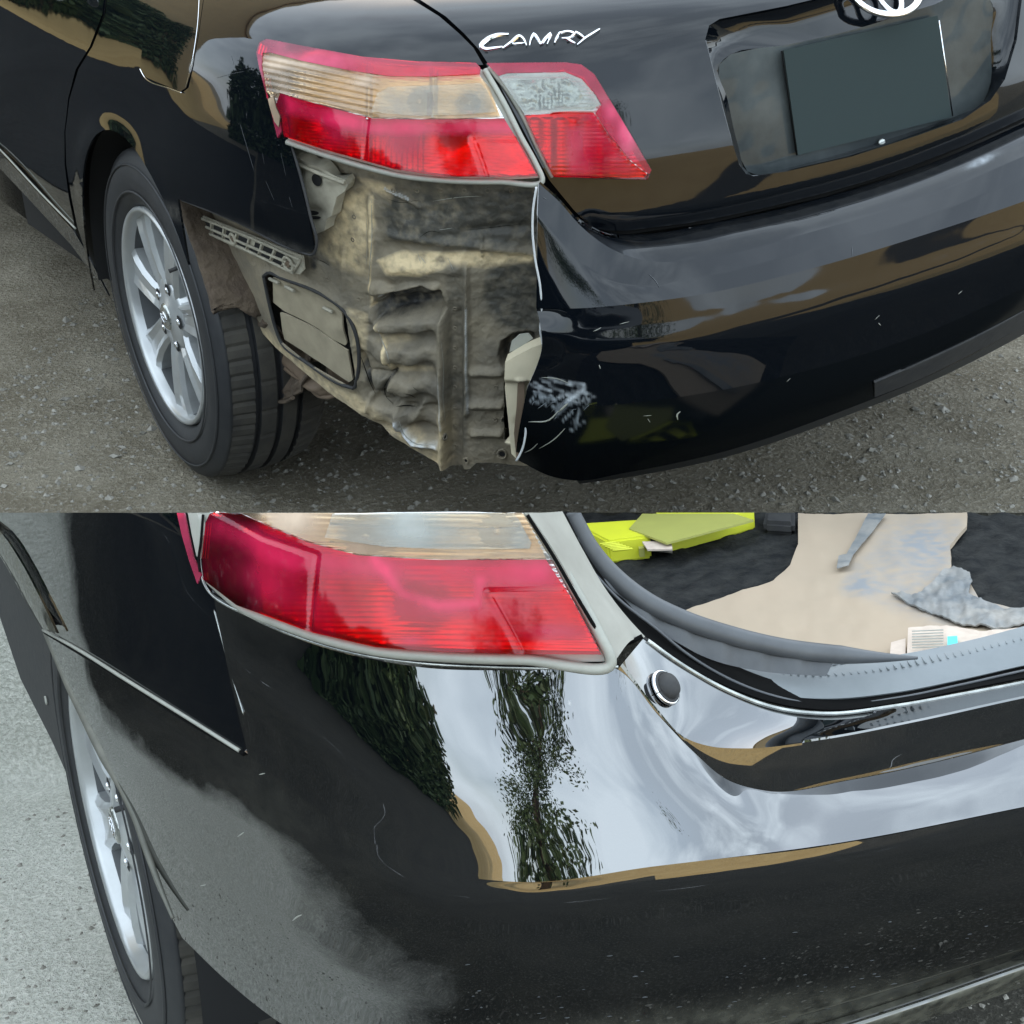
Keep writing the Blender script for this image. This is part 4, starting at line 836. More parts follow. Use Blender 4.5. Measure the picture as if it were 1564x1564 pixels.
for k in range(10):
    t = k/9; q = hit(VA, [lerp(tp0, tp1, t), lerp(bt0, bt1, t)], S_IN); tube('retainer_rib', q+grad(S_IN, q)*.021, .0020, M['plastic'], ret, 5)
for L in ([tp0, (390, 352), tp1], [bt0, (385, 371), bt1], [lerp(tp0, bt0, .5), lerp(lerp(tp0, tp1, .5), lerp(bt0, bt1, .5), .5), lerp(tp1, bt1, .5)]):
    strip('retainer_rail', VA, L, S_IN, .0024, M['plastic'], ret, off=.021, n=20)
for u, v, r in ((372, 357, .009), (455, 394, .012)):
    q = hit(VA, [(u, v)], S_IN)[0]; g = grad(S_IN, q[None])[0]
    s1 = np.cross(g, [0, 0, 1]); s1 /= np.linalg.norm(s1); s2 = np.cross(s1, g)
    tube('clip_boss', [q+g*.022+r*(math.cos(t)*s1+math.sin(t)*s2) for t in np.linspace(0, 2*math.pi, 20)], .0026, M['plastic'], ret, 6, up=g)
    tube('clip_screw', [q+g*.016, q+g*.024], r*.45, M['rust'], ret, 8)
# upper lamp-side bracket
UB = [(442, 217), (452, 222), (500, 243), (545, 262), (548, 270), (543, 280), (532, 288), (524, 318), (517, 322), (514, 340), (500, 346), (490, 352), (484, 330), (472, 290), (458, 255)]
ub = panel('lamp_bracket', VA, UB, S_IN, M['plastic'], A, step=4, off=.030, thick=.022, disp=lambda P: -.010*gauss(P, 472, 250, 8, 9)-.010*gauss(P, 502, 262, 7, 8)-.010*gauss(P, 497, 313, 9, 6)+.004*gauss(P, 520, 262, 20, 5))
for u, v, w_, h_ in ((470, 247, 7, 8), (503, 263, 6.5, 9), (496, 313, 10, 3.5), (499, 320, 10, 2.5)):
    el = [(u+w_*math.cos(t)+.25*h_*math.sin(t), v+h_*math.sin(t)) for t in np.linspace(0, 2*math.pi, 16, endpoint=False)]
    panel('bracket_hole', VA, el, S_IN, M['dark'], ub, step=3, off=.0312, thick=.001)
strip('bracket_rib', VA, [(447, 222), (462, 262), (475, 302), (488, 350)], S_IN, .0028, M['plastic'], ub, off=.033)
strip('bracket_rib', VA, [(454, 226), (470, 262), (482, 300), (492, 345)], S_IN, .0020, M['plastic'], ub, off=.034)
strip('bracket_rib', VA, [(446, 222), (480, 240), (545, 266)], S_IN, .0032, M['plastic'], ub, off=.033)
for t in (.15, .32, .5, .68, .85):
    a, b = lerp((447, 222), (488, 350), t), lerp((454, 226), (492, 345), t)
    strip('bracket_rib', VA, [(a[0]-2, a[1]-3), (b[0]+2, b[1]+2)], S_IN, .0016, M['plastic'], ub, off=.034, n=4)
# painted return edge of the quarter panel
strip('panel_return', VA, [(440, 214), (456, 268), (471, 330), (480, 377), (476, 388), (455, 384), (360, 339), (275, 305)], S_UP, .0024, M['edge'] if 0 else M['rubber'], A, off=-.003, n=70)
# liner, hanging flap and brown bracket near the tyre
S_LN = surf(table([(.1, .80), (.5, .84), (.9, .85)]), table([(.1, .80), (.9, .83)]))
panel('arch_liner', VA, [(238, 290), (262, 294), (290, 318), (305, 352), (326, 395), (352, 448), (382, 490), (420, 532), (448, 556), (430, 610), (400, 622), (372, 612), (352, 560), (340, 515), (318, 505), (303, 430), (285, 370), (262, 320)], S_LN, M['liner'], A, step=3.2, off=-.012, thick=.004, disp=lambda P: .004*np.sin(P[:, 1]*.23+P[:, 0]*.08)+.003*np.sin(P[:, 0]*.41)-.05*gauss(P, 400, 570, 40, 40))
V = []; F = []; na, nx = 60, 26
for i in range(na):
    a = math.radians(104+57*i/(na-1))
    for j in range(nx):
        x = -.888+.29*j/(nx-1); r = .352+.016*(j/(nx-1))+.006*noise.fractal(Vector((x*14, a*9, 0)), 1, 2, 4)
        if i == na-1: a2 = a+.05*math.sin(x*60)
        else: a2 = a
        V.append((x, WY+r*math.cos(a2), WZ+r*math.sin(a2)))
for i in range(na-1):
    for j in range(nx-1): F.append((i*nx+j, i*nx+j+1, (i+1)*nx+j+1, (i+1)*nx+j))
me = bpy.data.meshes.new('liner_shell'); me.from_pydata(V, [], F)
for p_ in me.polygons: p_.use_smooth = True
o = link('liner_shell', me, M['liner'], A); md = o.modifiers.new('thickness', 'SOLIDIFY'); md.thickness = .006; md.offset = 1
for k in range(7):
    y = 322+k*8; w_ = 5+7*math.sin((k+.5)/7*math.pi)
    strip('drain_slat', VA, [(281-w_*.5, y+2), (281+w_*.6, y-3)], S_LN, .003, M['plastic'], A, off=.004, n=4)
bk = panel('tow_bracket', VA, [(372, 545), (380, 538), (410, 536), (430, 548), (468, 568), (500, 598), (490, 612), (468, 624), (455, 622), (430, 602), (400, 578), (385, 568)], S_LN, M['rust'], A, holes=[[(450+14*math.cos(t)+3*math.sin(t), 584+15*math.sin(t)+4*math.cos(t)) for t in np.linspace(0, 2*math.pi, 18, endpoint=False)]], step=3.5, off=-.055, thick=.004, disp=lambda P: .008*np.exp(-.5*((np.hypot((P[:, 0]-450)/1.0, (P[:, 1]-584)/1.1)-21)/4)**2)+.010*np.exp(-.5*(polydist(P, [(376, 543), (395, 566), (430, 598), (455, 618)])/4)**2))
strip('bracket_lip', VA, [(372, 545), (384, 556), (394, 572), (430, 601), (455, 622), (470, 623), (495, 606)], S_LN, .004, M['rust'], bk, off=-.05)
strip('liner_edge', VA, [(337, 515), (345, 530), (352, 565), (366, 600), (376, 608), (390, 616), (410, 622), (425, 616)], S_LN, .0035, M['liner'], A, off=-.03)
# floor underside so the tail is closed
box('spare_wheel_tub', (-.42, .30, .30), (.50, 1.5, .50), M['dark'], A, .05)
# ---- broken bumper core behind the torn edge
S_FM = surf(cst(.895), cst(.955))
FM = [(772, 548), (786, 540), (800, 532), (812, 526), (828, 520), (830, 560), (818, 578), (812, 610), (808, 650), (800, 672), (788, 700), (780, 692), (775, 640), (770, 590)]
fm = panel('bumper_core', VA, FM, S_FM, M['foam'], bu, step=3, off=0, thick=.03, disp=lambda P: .010*sstep(P[:, 1], 585, 575)-.018*sstep(P[:, 0], 792, 800)*sstep(P[:, 1], 575, 590)+.004*np.exp(-.5*(polydist(P, [(790, 576), (806, 580), (815, 578)])/2)**2)-.012*gauss(P, 798, 645, 7, 6), edge_mat=M['foam'])
panel('core_tab', VA, [(774, 545), (778, 528), (790, 518), (805, 516), (812, 524), (800, 532), (786, 541)], S_FM, M['seal'], bu, step=4, off=-.02, thick=.002)
panel('core_slot', VA, [(785, 642), (800, 640), (801, 655), (786, 656)], S_FM, M['dark'], bu, step=5, off=-.004, thick=.002)
panel('core_shard', VA, [(790, 580), (800, 582), (800, 640), (797, 690), (788, 700), (784, 660), (788, 620)], S_FM, M['rust'], bu, step=5, off=.001, thick=.003)
strip('torn_edge', VA, [(818, 286), (813, 320), (812, 350), (816, 395), (824, 440), (826, 478), (824, 505), (828, 530), (824, 560), (819, 576), (808, 590), (803, 610), (801, 640), (801, 665), (795, 690), (787, 705)], surf(cst(.912), cst(.99)), .0016, M['edge'], bu, off=-.004, n=120)

# ---- tail lamps
def lamp(name, V, parts, parent, F3):
    L = bpy.data.objects.new(name, None); COL.objects.link(L); L.parent = parent
    return L
tl = lamp('tail_lamp', VA, 0, A, S_UP)
LO = [(405, 84), (408, 72), (418, 68), (470, 78), (560, 94), (640, 101), (728, 103), (737, 108), (775, 178), (800, 222), (829, 270), (760, 274), (680, 272), (610, 262), (560, 248), (500, 232), (443, 214), (425, 160), (410, 110)]
panel('lamp_housing', VA, LO, S_UP, M['seal'], tl, step=6, off=.004, thick=.012)
def refl(P):
    x, y = P[:, 0], P[:, 1]; d = -.0022*np.abs(np.sin((y-.10*x)*math.pi/5.2))
    for u, v, r in ((620, 205, 26), (690, 205, 24), (640, 155, 22), (715, 158, 16), (510, 185, 22)): q = np.hypot((x-u), (y-v)*1.15); d += -.006*np.exp(-(q/r)**4)+.004*np.exp(-(q/5)**2)
    d += .006*np.exp(-.5*((x-568)/2)**2)+.006*np.exp(-.5*((x-664)/2.5)**2)*(y < 182)+.006*np.exp(-.5*((y-182+.0*x)/1.8)**2)*(x > 560)
    d += .0015*np.sin(x*2*math.pi/8)*(x > 575)*(x < 650)*(y > 186)
    return d
panel('lamp_reflector', VA, [(410, 84), (470, 82), (560, 99), (640, 105), (728, 108), (770, 182), (818, 266), (700, 268), (610, 256), (500, 226), (446, 206), (425, 150)], S_UP, M['lampsilver'], tl, step=2.4, off=.009, thick=.002, disp=refl)
hz = lambda P: np.clip(.55*soft(P, [(450, 150), (575, 186), (780, 186), (790, 205), (570, 205), (450, 172)], 12)+.6*gauss(P, 470, 100, 60, 8)+.5*gauss(P, 560, 128, 14, 6)+.3*gauss(P, 540, 190, 30, 20)+.35*gauss(P, 620, 215, 20, 30)+.25*gauss(P, 445, 155, 12, 30), 0, 1)
dkz = lambda P: np.clip(.9*soft(P, [(566, 182), (770, 184), (800, 235), (740, 212), (640, 225), (590, 215)], 20)*.7+.8*soft(P, [(728, 212), (775, 214), (812, 268), (745, 270)], 6), 0, 1)
PINK = [(404, 86), (408, 72), (418, 68), (470, 78), (560, 94), (640, 101), (728, 103), (735, 110), (734, 118), (660, 122), (600, 121), (540, 112), (470, 98), (425, 86), (413, 86), (412, 105), (420, 150), (438, 180), (442, 200), (436, 210), (424, 160), (409, 110)]
panel('outer_rim_lens', VA, PINK, S_UP, M['pinklens'], tl, step=4, off=.018, thick=.003, attrs={'haze': hz})
AMB = [(412, 86), (425, 86), (470, 98), (540, 112), (600, 121), (660, 122), (733, 120), (748, 138), (764, 180), (700, 183), (640, 182), (575, 180), (520, 165), (470, 152), (438, 143), (426, 150), (418, 140), (411, 105)]
panel('clear_lens', VA, AMB, S_UP, M['amber'], tl, step=2.5, off=.0165, thick=.003, attrs={'haze': hz}, disp=lambda P: .0007*np.sin((P[:, 1]-.22*P[:, 0])*2*math.pi/9)*(P[:, 0] < 585))
CLR = [(583, 146), (600, 137), (640, 136), (735, 132), (745, 142), (758, 174), (700, 178), (640, 179), (575, 173)]
panel('reflector', VA, CLR, S_UP, M['clear'], tl, step=4, off=.0182, thick=.001, attrs={'haze': lambda P: .25*gauss(P, 735, 160, 12, 20)}, disp=lambda P: .0002*np.sin(P[:, 1]*2*math.pi/8))
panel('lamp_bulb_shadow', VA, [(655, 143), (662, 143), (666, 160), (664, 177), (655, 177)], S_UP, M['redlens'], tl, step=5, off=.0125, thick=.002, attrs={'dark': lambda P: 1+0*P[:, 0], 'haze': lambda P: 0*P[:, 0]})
RED = [(440, 144), (470, 153), (520, 167), (575, 182), (640, 184), (770, 184), (798, 228), (820, 268), (760, 269), (680, 268), (610, 257), (560, 243), (500, 226), (446, 208), (442, 180), (434, 160)]
panel('red_lens', VA, RED, S_UP, M['redlens'], tl, step=3.5, off=.0180, thick=.003, attrs={'haze': hz, 'dark': dkz}, disp=lambda P: -.0015*np.exp(-.5*(polydist(P, [(569, 184), (566, 210), (564, 250)])/1.6)**2)-.0015*np.exp(-.5*(polydist(P, [(818, 214), (722, 213), (742, 268)])/1.4)**2))
panel('side_reflex', VA, [(424, 152), (432, 148), (436, 165), (442, 178), (440, 194), (434, 186), (428, 168)], S_UP, M['amber'], tl, step=4, off=.021, thick=.002, attrs={'haze': lambda P: .4+0*P[:, 0]})
strip('lamp_seal', VA, [(442, 216), (500, 236), (560, 254), (610, 266), (680, 274), (760, 276), (827, 273), (818, 252), (795, 210), (770, 160), (740, 108)], S_UP, .0042, M['seal'], tl, off=.006, n=140)
il = lamp('trunk_lamp', VA, 0, A, S_LID)
IL = [(741, 97), (860, 95), (885, 97), (905, 110), (930, 150), (965, 208), (991, 254), (991, 266), (982, 273), (910, 272), (840, 269), (815, 225), (795, 180), (770, 140)]
panel('lamp_housing', VA, IL, S_LID, M['rubber'], il, step=6, off=.003, thick=.012)
panel('lamp_reflector', VA, [(762, 118), (860, 108), (890, 118), (915, 160), (985, 262), (980, 269), (845, 267), (800, 178)], S_LID, M['lampsilver'], il, step=2.4, off=.008, thick=.002, disp=lambda P: -.0022*np.abs(np.sin(P[:, 1]*math.pi/6))+.003*np.sin(P[:, 0]*.16)*(P[:, 1] > 180))
P1 = [(744, 100), (860, 98), (884, 101), (903, 115), (928, 156), (960, 210), (988, 256), (984, 262), (955, 240), (925, 205), (905, 172), (914, 160), (905, 145), (885, 122), (860, 112), (775, 114), (762, 118)]
panel('outer_rim_lens', VA, P1, S_LID, M['pinklens'], il, step=4, off=.017, thick=.003, attrs={'haze': lambda P: .8*gauss(P, 950, 200, 8, 20)+.5*gauss(P, 930, 170, 10, 10)})
panel('clear_lens', VA, [(762, 119), (775, 115), (860, 113), (884, 123), (904, 146), (912, 160), (900, 168), (860, 170), (800, 174), (790, 160)], S_LID, M['clear'], il, step=4, off=.0185, thick=.002, attrs={'haze': lambda P: .15+.4*np.exp(-.5*(polydist(P, [(762, 119), (860, 113), (884, 123), (912, 160), (860, 170), (800, 174), (762, 119)])/4)**2)})
panel('reflector', VA, [(774, 126), (800, 123), (862, 121), (876, 130), (888, 150), (880, 160), (840, 166), (798, 169), (788, 150)], S_LID, M['bright'], il, step=3.2, off=.0125, thick=.004, disp=lambda P: np.array([.004*noise.fractal(Vector((a*.07, b*.11, 5)), 1, 2, 3) for a, b in P])+.0012*np.sin(P[:, 0]*.55)*(P[:, 0] > 818)*(P[:, 0] < 860))
panel('red_lens', VA, [(800, 176), (860, 172), (902, 172), (925, 207), (955, 242), (984, 264), (982, 270), (910, 268), (843, 266), (820, 222)], S_LID, M['redlens'], il, step=3.5, off=.0170, thick=.003, attrs={'haze': lambda P: np.clip(.35*soft(P, [(862, 195), (905, 190), (960, 250), (975, 262), (865, 262)], 10)+.5*gauss(P, 900, 178, 12, 8), 0, 1), 'dark': lambda P: 0*P[:, 0]}, disp=lambda P: .0005*np.sin(P[:, 1]*1.1))
strip('lamp_seal', VA, [(746, 104), (775, 140), (798, 178), (820, 226), (842, 268)], S_LID, .0032, M['seal'], il, off=.008, n=60)

# ---- rest of the car body, out of the frame (throws the shade)
def hull(name, secs, m, parent):
    """secs: list of (y, [(x, z)...]) closed sections"""
    bm = bmesh.new(); R = [[bm.verts.new((x, y, z)) for x, z in s] for y, s in secs]
    for a, b in zip(R, R[1:]):
        for i in range(len(a)): j = (i+1) % len(a); bm.faces.new([a[i], a[j], b[j], b[i]])
    bm.faces.new(R[0]); bm.faces.new(R[-1][::-1]); return bm_obj(name, bm, m, parent, True)
def cs(w, z0, z1, wt): return [(-w, z0), (-w, (z0+z1)/2), (-wt, z1), (wt, z1), (w, (z0+z1)/2), (w, z0)]
hull('front_body', [(2.15, cs(.85, .22, .93, .70)), (2.6, cs(.86, .2, .93, .72)), (3.2, cs(.86, .2, .92, .72)), (4.2, cs(.85, .2, .80, .65)), (4.7, cs(.74, .22, .62, .6))], M['paint'], A)
hull('cabin', [(.60, cs(.55, .95, 1.04, .5)), (1.0, cs(.62, .97, 1.25, .5)), (1.45, cs(.70, .97, 1.42, .52)), (2.1, cs(.74, .97, 1.46, .54)), (2.6, cs(.74, .97, 1.40, .54)), (3.35, cs(.68, .93, .98, .6))], M['paint'], A)

scratches(A, VA, S_UP, .0004, [(3.5, (366, 188), (376, 222), (388, 262)), (2.5, (352, 84), (356, 98)), (2, (400, 232), (403, 250)), (2, (428, 232), (436, 268)), (2, (405, 275), (418, 305)), (2, (441, 300), (446, 316)), (1.5, (270, 90), (285, 60)), (2, (330, 118), (352, 112), (372, 108))], M['weather'])
rs_ = np.random.RandomState(4); LN = []
POL = [(806, 580), (850, 566), (886, 590), (892, 640), (878, 662), (850, 655), (812, 640)]
while len(LN) < 95:
    u, v = rs_.uniform(806, 892), rs_.uniform(566, 662)
    if inpoly(np.array([[u, v]]), POL)[0]:
        a = -.1+.5*(v-600)/60*-1+rs_.normal(0, .2) if v < 615 else -.8+rs_.normal(0, .25); l = rs_.uniform(5, 20); b_ = rs_.normal(0, 1.5)
        LN.append((rs_.uniform(2.5, 9), (u, v), (u+l*.5*math.cos(a)+b_, v+l*.5*math.sin(a)+b_), (u+l*math.cos(a), v+l*math.sin(a))))
bv = caster(lowc)
mesh_scratch_glint(bu, bv, VA, [(w_*.6, *q_) for w_, *q_ in LN[:26]], M['scuffgrey'])
mesh_scratch_glint(bu, bv, VA, [(17, (891, 592), (872, 609), (852, 628)), (12, (852, 626), (838, 640), (806, 643)), (9, (862, 653), (845, 670), (822, 684)), (8, (826, 575), (850, 585), (880, 590)), (14, (1034, 640), (1033, 632), (1038, 627)), (8, (800, 690), (812, 684), (820, 676))], M['seal'])
bv3 = caster([c_ for c_ in bu.children if c_.name.startswith('bumper_cover')][1])
mesh_scratch_glint(bu, bv3, VA, [(6, (905, 505), (912, 502), (917, 499)), (4, (945, 494), (960, 490)), (7, (1462, 448), (1468, 443)), (7, (914, 556), (916, 562)), (5, (1335, 487), (1342, 480)), (6, (1340, 492), (1344, 496)), (7, (826, 575), (850, 577), (870, 585))], M['seal'])
mesh_scratch_glint(bu, bv, VA, [(6, (940, 583), (948, 581), (956, 580)), (5, (939, 600), (941, 608)), (6, (905, 505), (912, 502), (917, 499)), (4, (945, 494), (960, 490)), (7, (1462, 448), (1468, 443)), (4, (981, 634), (994, 633)), (4, (988, 638), (992, 644)), (7, (914, 556), (916, 562)), (6, (1200, 582), (1206, 576)), (5, (1335, 487), (1342, 480)), (6, (1340, 492), (1344, 496))], M['seal'])
bv2 = caster(cover); mesh_scratch_glint(bu, bv2, VA, [(5, (828, 300), (834, 304)), (5, (990, 418), (1000, 428), (1006, 438)), (3, (1300, 375), (1301, 395))], M['weather'])

def cs2(l, r, z0, z1): return [(-l, z0), (-l, z1-.12), (-l+.06, z1), (r-.1, z1), (r, z1-.12), (r, z0)]
hull('floor_pan', [(.24, cs2(.50, .74, .34, .93)), (.5, cs2(.60, .84, .34, .96)), (1.0, cs2(.60, .88, .34, .96)), (1.45, cs2(.60, .89, .30, .96)), (1.55, cs2(.84, .90, .25, .93)), (2.16, cs2(.86, .90, .22, .93))], M['dark'], A)  # unseen filler body, added so sun does not leak through the tail

# ================================================================== REPAIRED CAR (own frame, on the ramp; only the tail below the dividing plane is modelled)
B = thing('repaired_car', 'glossy black sedan in the lower half, mended bumper corner and open trunk', 'car', mw=TBM)
TOP = 782
def clipB(o, v0=782.0):
    """cut a mesh of the repaired car where the lower view ends"""
    me = o.data; bm = bmesh.new(); bm.from_mesh(me)
    mw = o.matrix_world.inverted()
    co = mw @ Vector(EA); no = (mw.to_3x3().inverted().transposed() @ Vector(SPN))
    r = bmesh.ops.bisect_plane(bm, geom=bm.verts[:]+bm.edges[:]+bm.faces[:], plane_co=co, plane_no=no.normalized(), clear_outer=True)
    bm.to_mesh(me); bm.free()
dust_sheenB = lambda P: np.clip(.35*soft(P, [(380, 1560), (600, 1600), (1564, 1470), (1564, 1600), (400, 1700)], 60)+.16*gauss(P, 330, 1330, 120, 160, .5)+.12*gauss(P, 500, 1480, 90, 110)*(.6+.4*np.sin(P[:, 0]*.03+P[:, 1]*.05)), 0, 1)  # bottom edge dust, plus blurred ground reflection painted in at lower left
def scufBB(P): return 0*P[:, 0]
atB = {'dust': dust_sheenB, 'scuff': scufBB}
# quarter panel
Q = [(-160, TOP), (300, TOP), (308, 830), (322, 898), (329, 925), (352, 1015), (374, 1100), (379, 1140), (372, 1147), (290, 1096), (190, 1033), (120, 990), (70, 961), (36, 895), (0, 832), (-160, 640)]
Q = [(-60, TOP), (300, TOP), (308, 830), (322, 898), (329, 925), (352, 1015), (374, 1100), (379, 1140), (372, 1147), (290, 1096), (190, 1033), (120, 990), (84, 968), (58, 910), (30, 858), (0, 815), (-30, 785)]
panel('quarter_panel', VB, Q, S_UPN, M['paint'], B, step=6, thick=.0015, attrs={'dust': lambda P: .0*P[:, 0], 'scuff': lambda P: 0*P[:, 0]}, disp=lambda P: -.004*gauss(P, 200, 900, 50, 80))
loft('arch_lip', VB, [([(-34, 782), (0, 812), (30, 856), (58, 908), (86, 966)], .922, .95), ([(-36, 788), (-4, 822), (24, 868), (50, 920), (74, 962)], .926, .955), ([(-40, 796), (-8, 838), (20, 884), (42, 925), (62, 958)], .915, .93)], M['paintB'], B, nu=60, sub=6, attrs={'dust': lambda P: .42+0*P[:, 0]}, cubic=True)  # beige dust tone stands in for ground reflected in the arch lip
strip('seam_rubber', VB, [(66, 961), (120, 991), (190, 1035), (290, 1097), (366, 1145)], S_UPN, .0020, M['seal'], B, off=.001, n=80)
strip('seam_rubber', VB, [(68, 965), (120, 996), (190, 1040), (290, 1103), (372, 1151)], S_UPN, .0022, M['groove'], B, off=.000, n=80)
strip('panel_seam', VB, [(328, 930), (340, 975), (358, 1040), (373, 1090)], S_UPN, [.0002]+[.0010]*38+[.0002], M['bright'], B, off=.0015, n=40)  # bright thread paints in the white highlight along the seam
# front half of the arch: black liner and mud guard
S_AR = surf(cst(.88), cst(.93))
panel('arch_liner', VB, [(-60, 786), (-10, 830), (24, 885), (50, 935), (68, 965), (82, 1010), (110, 1120), (120, 1200), (104, 1188), (78, 1130), (50, 1075), (30, 1035), (10, 975), (0, 945), (-30, 860), (-60, 800)], S_AR, M['rubber'], B, step=6, off=0, thick=.002)
q = hit(VB, [(72, 1068)], S_AR)[0]; g = grad(S_AR, q[None])[0]
tube('liner_clip', [q+g*.003+.006*(math.cos(t)*np.array([0, 1, 0])+math.sin(t)*np.array([0, 0, 1])) for t in np.linspace(0, 2*math.pi, 18)], .0016, M['seal'], B, 6, up=g)
bm = bmesh.new(); nn = 40
for k in range(nn+1):
    a = math.pi*(k/nn)*1.25-.35
    for x, r in ((-.86, .372), (-.55, .375), (-.54, .05)): bm.verts.new((x, WY+r*math.cos(a), WZ+r*math.sin(a)))
bm.verts.ensure_lookup_table()
for k in range(nn):
    for j in (0, 1): bm.faces.new([bm.verts[k*3+j], bm.verts[(k+1)*3+j], bm.verts[(k+1)*3+j+1], bm.verts[k*3+j+1]])
bm_obj('wheel_well', bm, M['dark'], B, True)
wheel(B, math.radians(30))
# bumper
CR_ = [(378, 1152), (470, 1226), (560, 1282), (680, 1332), (790, 1346)]
def nbl(px, X):
    w = np.exp(-.5*(polydist(px, CR_)/38)**2)*(1-sstep(px[:, 0], 600, 790))*sstep(px[:, 0], 360, 400)
    g = grad(surf(cst(.916), cst(.95)), X); g = g+np.array([0, 0, .10]); return g/np.linalg.norm(g, axis=1)[:, None], w
bb = bpy.data.objects.new('rear_bumper', None); COL.objects.link(bb); bb.parent = B
T_ = [(324, 905), (400, 952), (500, 990), (640, 1018), (800, 1023), (943, 1022), (1005, 1092), (1060, 1149), (1110, 1190), (1170, 1207), (1300, 1190), (1450, 1158), (1564, 1128), (1680, 1100)]
C_ = [(378, 1152), (470, 1226), (560, 1282), (680, 1332), (790, 1346), (1000, 1322), (1300, 1283), (1564, 1231), (1680, 1208)]
mid = [(350, 1035), (440, 1100), (550, 1165), (700, 1195), (850, 1190), (960, 1185), (1100, 1240), (1180, 1262), (1300, 1240), (1564, 1182), (1680, 1158)]
loft('bumper_cover', VB, [(T_, .902, (.922, .924, 330, 600)), (mid, .912, (.933, .955, 380, 760)), (C_, .916, (.930, .978, 378, 800))], M['paintB'], bb, nu=360, sub=30, attrs={'dust': lambda P: 0*P[:, 0], 'scuff': lambda P: .7*((np.hypot(P[:, 0]-842, P[:, 1]-1031) < 2)|(np.hypot(P[:, 0]-867, P[:, 1]-1072) < 2))}, cubic=True, thick=.002, nblend=nbl)
C2 = [(68, 962), (130, 998), (190, 1036), (290, 1100), (378, 1152), (470, 1226), (560, 1282), (680, 1332), (790, 1346), (1000, 1322), (1300, 1283), (1564, 1231), (1680, 1208)]
def lowB(P): return -.001+0*P[:, 0]
lowB_ = loft('bumper_cover', VB, [(C2, .914, (.929, .978, 378, 800)), ([(78, 990), (180, 1060), (300, 1140), (400, 1205), (560, 1310), (700, 1358), (800, 1366), (1000, 1344), (1300, 1304), (1564, 1251), (1680, 1228)], .917, (.932, .978, 378, 800)),
    ([(112, 1062), (220, 1140), (350, 1235), (500, 1350), (650, 1410), (800, 1425), (1000, 1403), (1300, 1360), (1564, 1305), (1680, 1280)], .918, (.936, .974, 378, 800)),
    ([(160, 1155), (260, 1235), (380, 1330), (500, 1420), (650, 1475), (800, 1490), (1000, 1470), (1300, 1420), (1564, 1365), (1680, 1340)], .916, (.938, .966, 378, 800)),
    ([(200, 1245), (290, 1320), (400, 1410), (520, 1480), (680, 1540), (850, 1555), (1050, 1530), (1300, 1475), (1564, 1415), (1680, 1390)], .910, .952),
    ([(236, 1352), (300, 1405), (400, 1480), (520, 1545), (680, 1600), (850, 1610), (1050, 1582), (1300, 1520), (1564, 1448), (1680, 1415)], .902, .935),
    ([(276, 1432), (340, 1494), (430, 1565), (560, 1630), (700, 1660), (850, 1655), (1050, 1615), (1250, 1566), (1420, 1512), (1564, 1462), (1680, 1425)], .892, .912)],
    M['paintB'], bb, nu=360, sub=12, attrs=atB, cubic=True, thick=.003, disp=lowB, nblend=nbl)
loft('lower_lip', VB, [([(700, 1662), (850, 1657), (1050, 1617), (1250, 1568), (1420, 1514), (1564, 1464), (1680, 1427)], .893, .915), ([(700, 1672), (850, 1667), (1050, 1627), (1250, 1578), (1420, 1524), (1564, 1474), (1680, 1437)], .897, .925), ([(700, 1710), (850, 1702), (1050, 1660), (1250, 1610), (1420, 1556), (1564, 1506), (1680, 1470)], .885, .90)], M['paintB'], bb, nu=90, sub=8, attrs={'dust': lambda P: .5+0*P[:, 0], 'scuff': lambda P: 0*P[:, 0]}, cubic=True)
rs = np.random.RandomState(9); bvB = caster(lowB_); LN = []
for q in range(60):
    u = rs.uniform(700, 1560); v = 1380+rs.uniform(0, 150)+(1564-u)*.10; l = rs.uniform(3, 10); LN.append((rs.uniform(3, 8), (u, v), (u+l*.5, v-rs.uniform(0, 1)), (u+l, v-l*.12)))
mesh_scratch_glint(bb, bvB, VB, LN, M['weather'], .0002)  # grey flecks paint in stones reflected low on the bumper
mesh_scratch_glint(bb, bvB, VB, [(8, (446, 1405), (452, 1400), (460, 1396)), (5, (395, 1182), (404, 1180)), (5, (305, 1352), (314, 1350)), (6, (362, 1277), (372, 1270))], M['seal'], .0002)
strip('arch_flange', VB, [(70, 966), (84, 1000), (106, 1052), (130, 1102), (158, 1162), (180, 1200), (199, 1242), (219, 1303), (240, 1360), (258, 1404)], surf(cst(.912), cst(.955)), [.0085]*40+list(np.linspace(.0085, .002, 80)), M['flange'], bb, off=-.004, n=120)
E2 = [(950, 1012), (1000, 1078), (1048, 1127), (1085, 1139), (1130, 1142), (1260, 1128), (1400, 1101), (1564, 1065), (1680, 1042)]
SB = [(982, 974), (1020, 1003), (1059, 1028), (1105, 1054), (1192, 1085), (1259, 1092), (1369, 1080), (1471, 1062), (1564, 1044), (1680, 1020)]
at0 = {'dust': lambda P: 0*P[:, 0], 'scuff': lambda P: 0*P[:, 0]}
def mixrow(a, b, t, n=14): return [tuple(p*(1-t)+q_*t) for p, q_ in zip(catmull(a, n), catmull(b, n))]
ledgeB = loft('ledge', VB, [(SB, .865, .872), (mixrow(SB, E2, .5), .88, .897), (E2, .893, .926)], M['paintB'], bb, nu=220, sub=10, attrs=at0, cubic=True, thick=.002)
T2 = [(943, 1021), (1005, 1091), (1060, 1148), (1110, 1189), (1170, 1206), (1300, 1189), (1450, 1157), (1564, 1127), (1680, 1099)]
loft('ledge_step', VB, [(E2, .893, .926), (mixrow(E2, T2, .5), .897, .925), (T2, .900, .924)], M['paintB'], bb, nu=220, sub=10, attrs=at0, cubic=False, thick=.002)
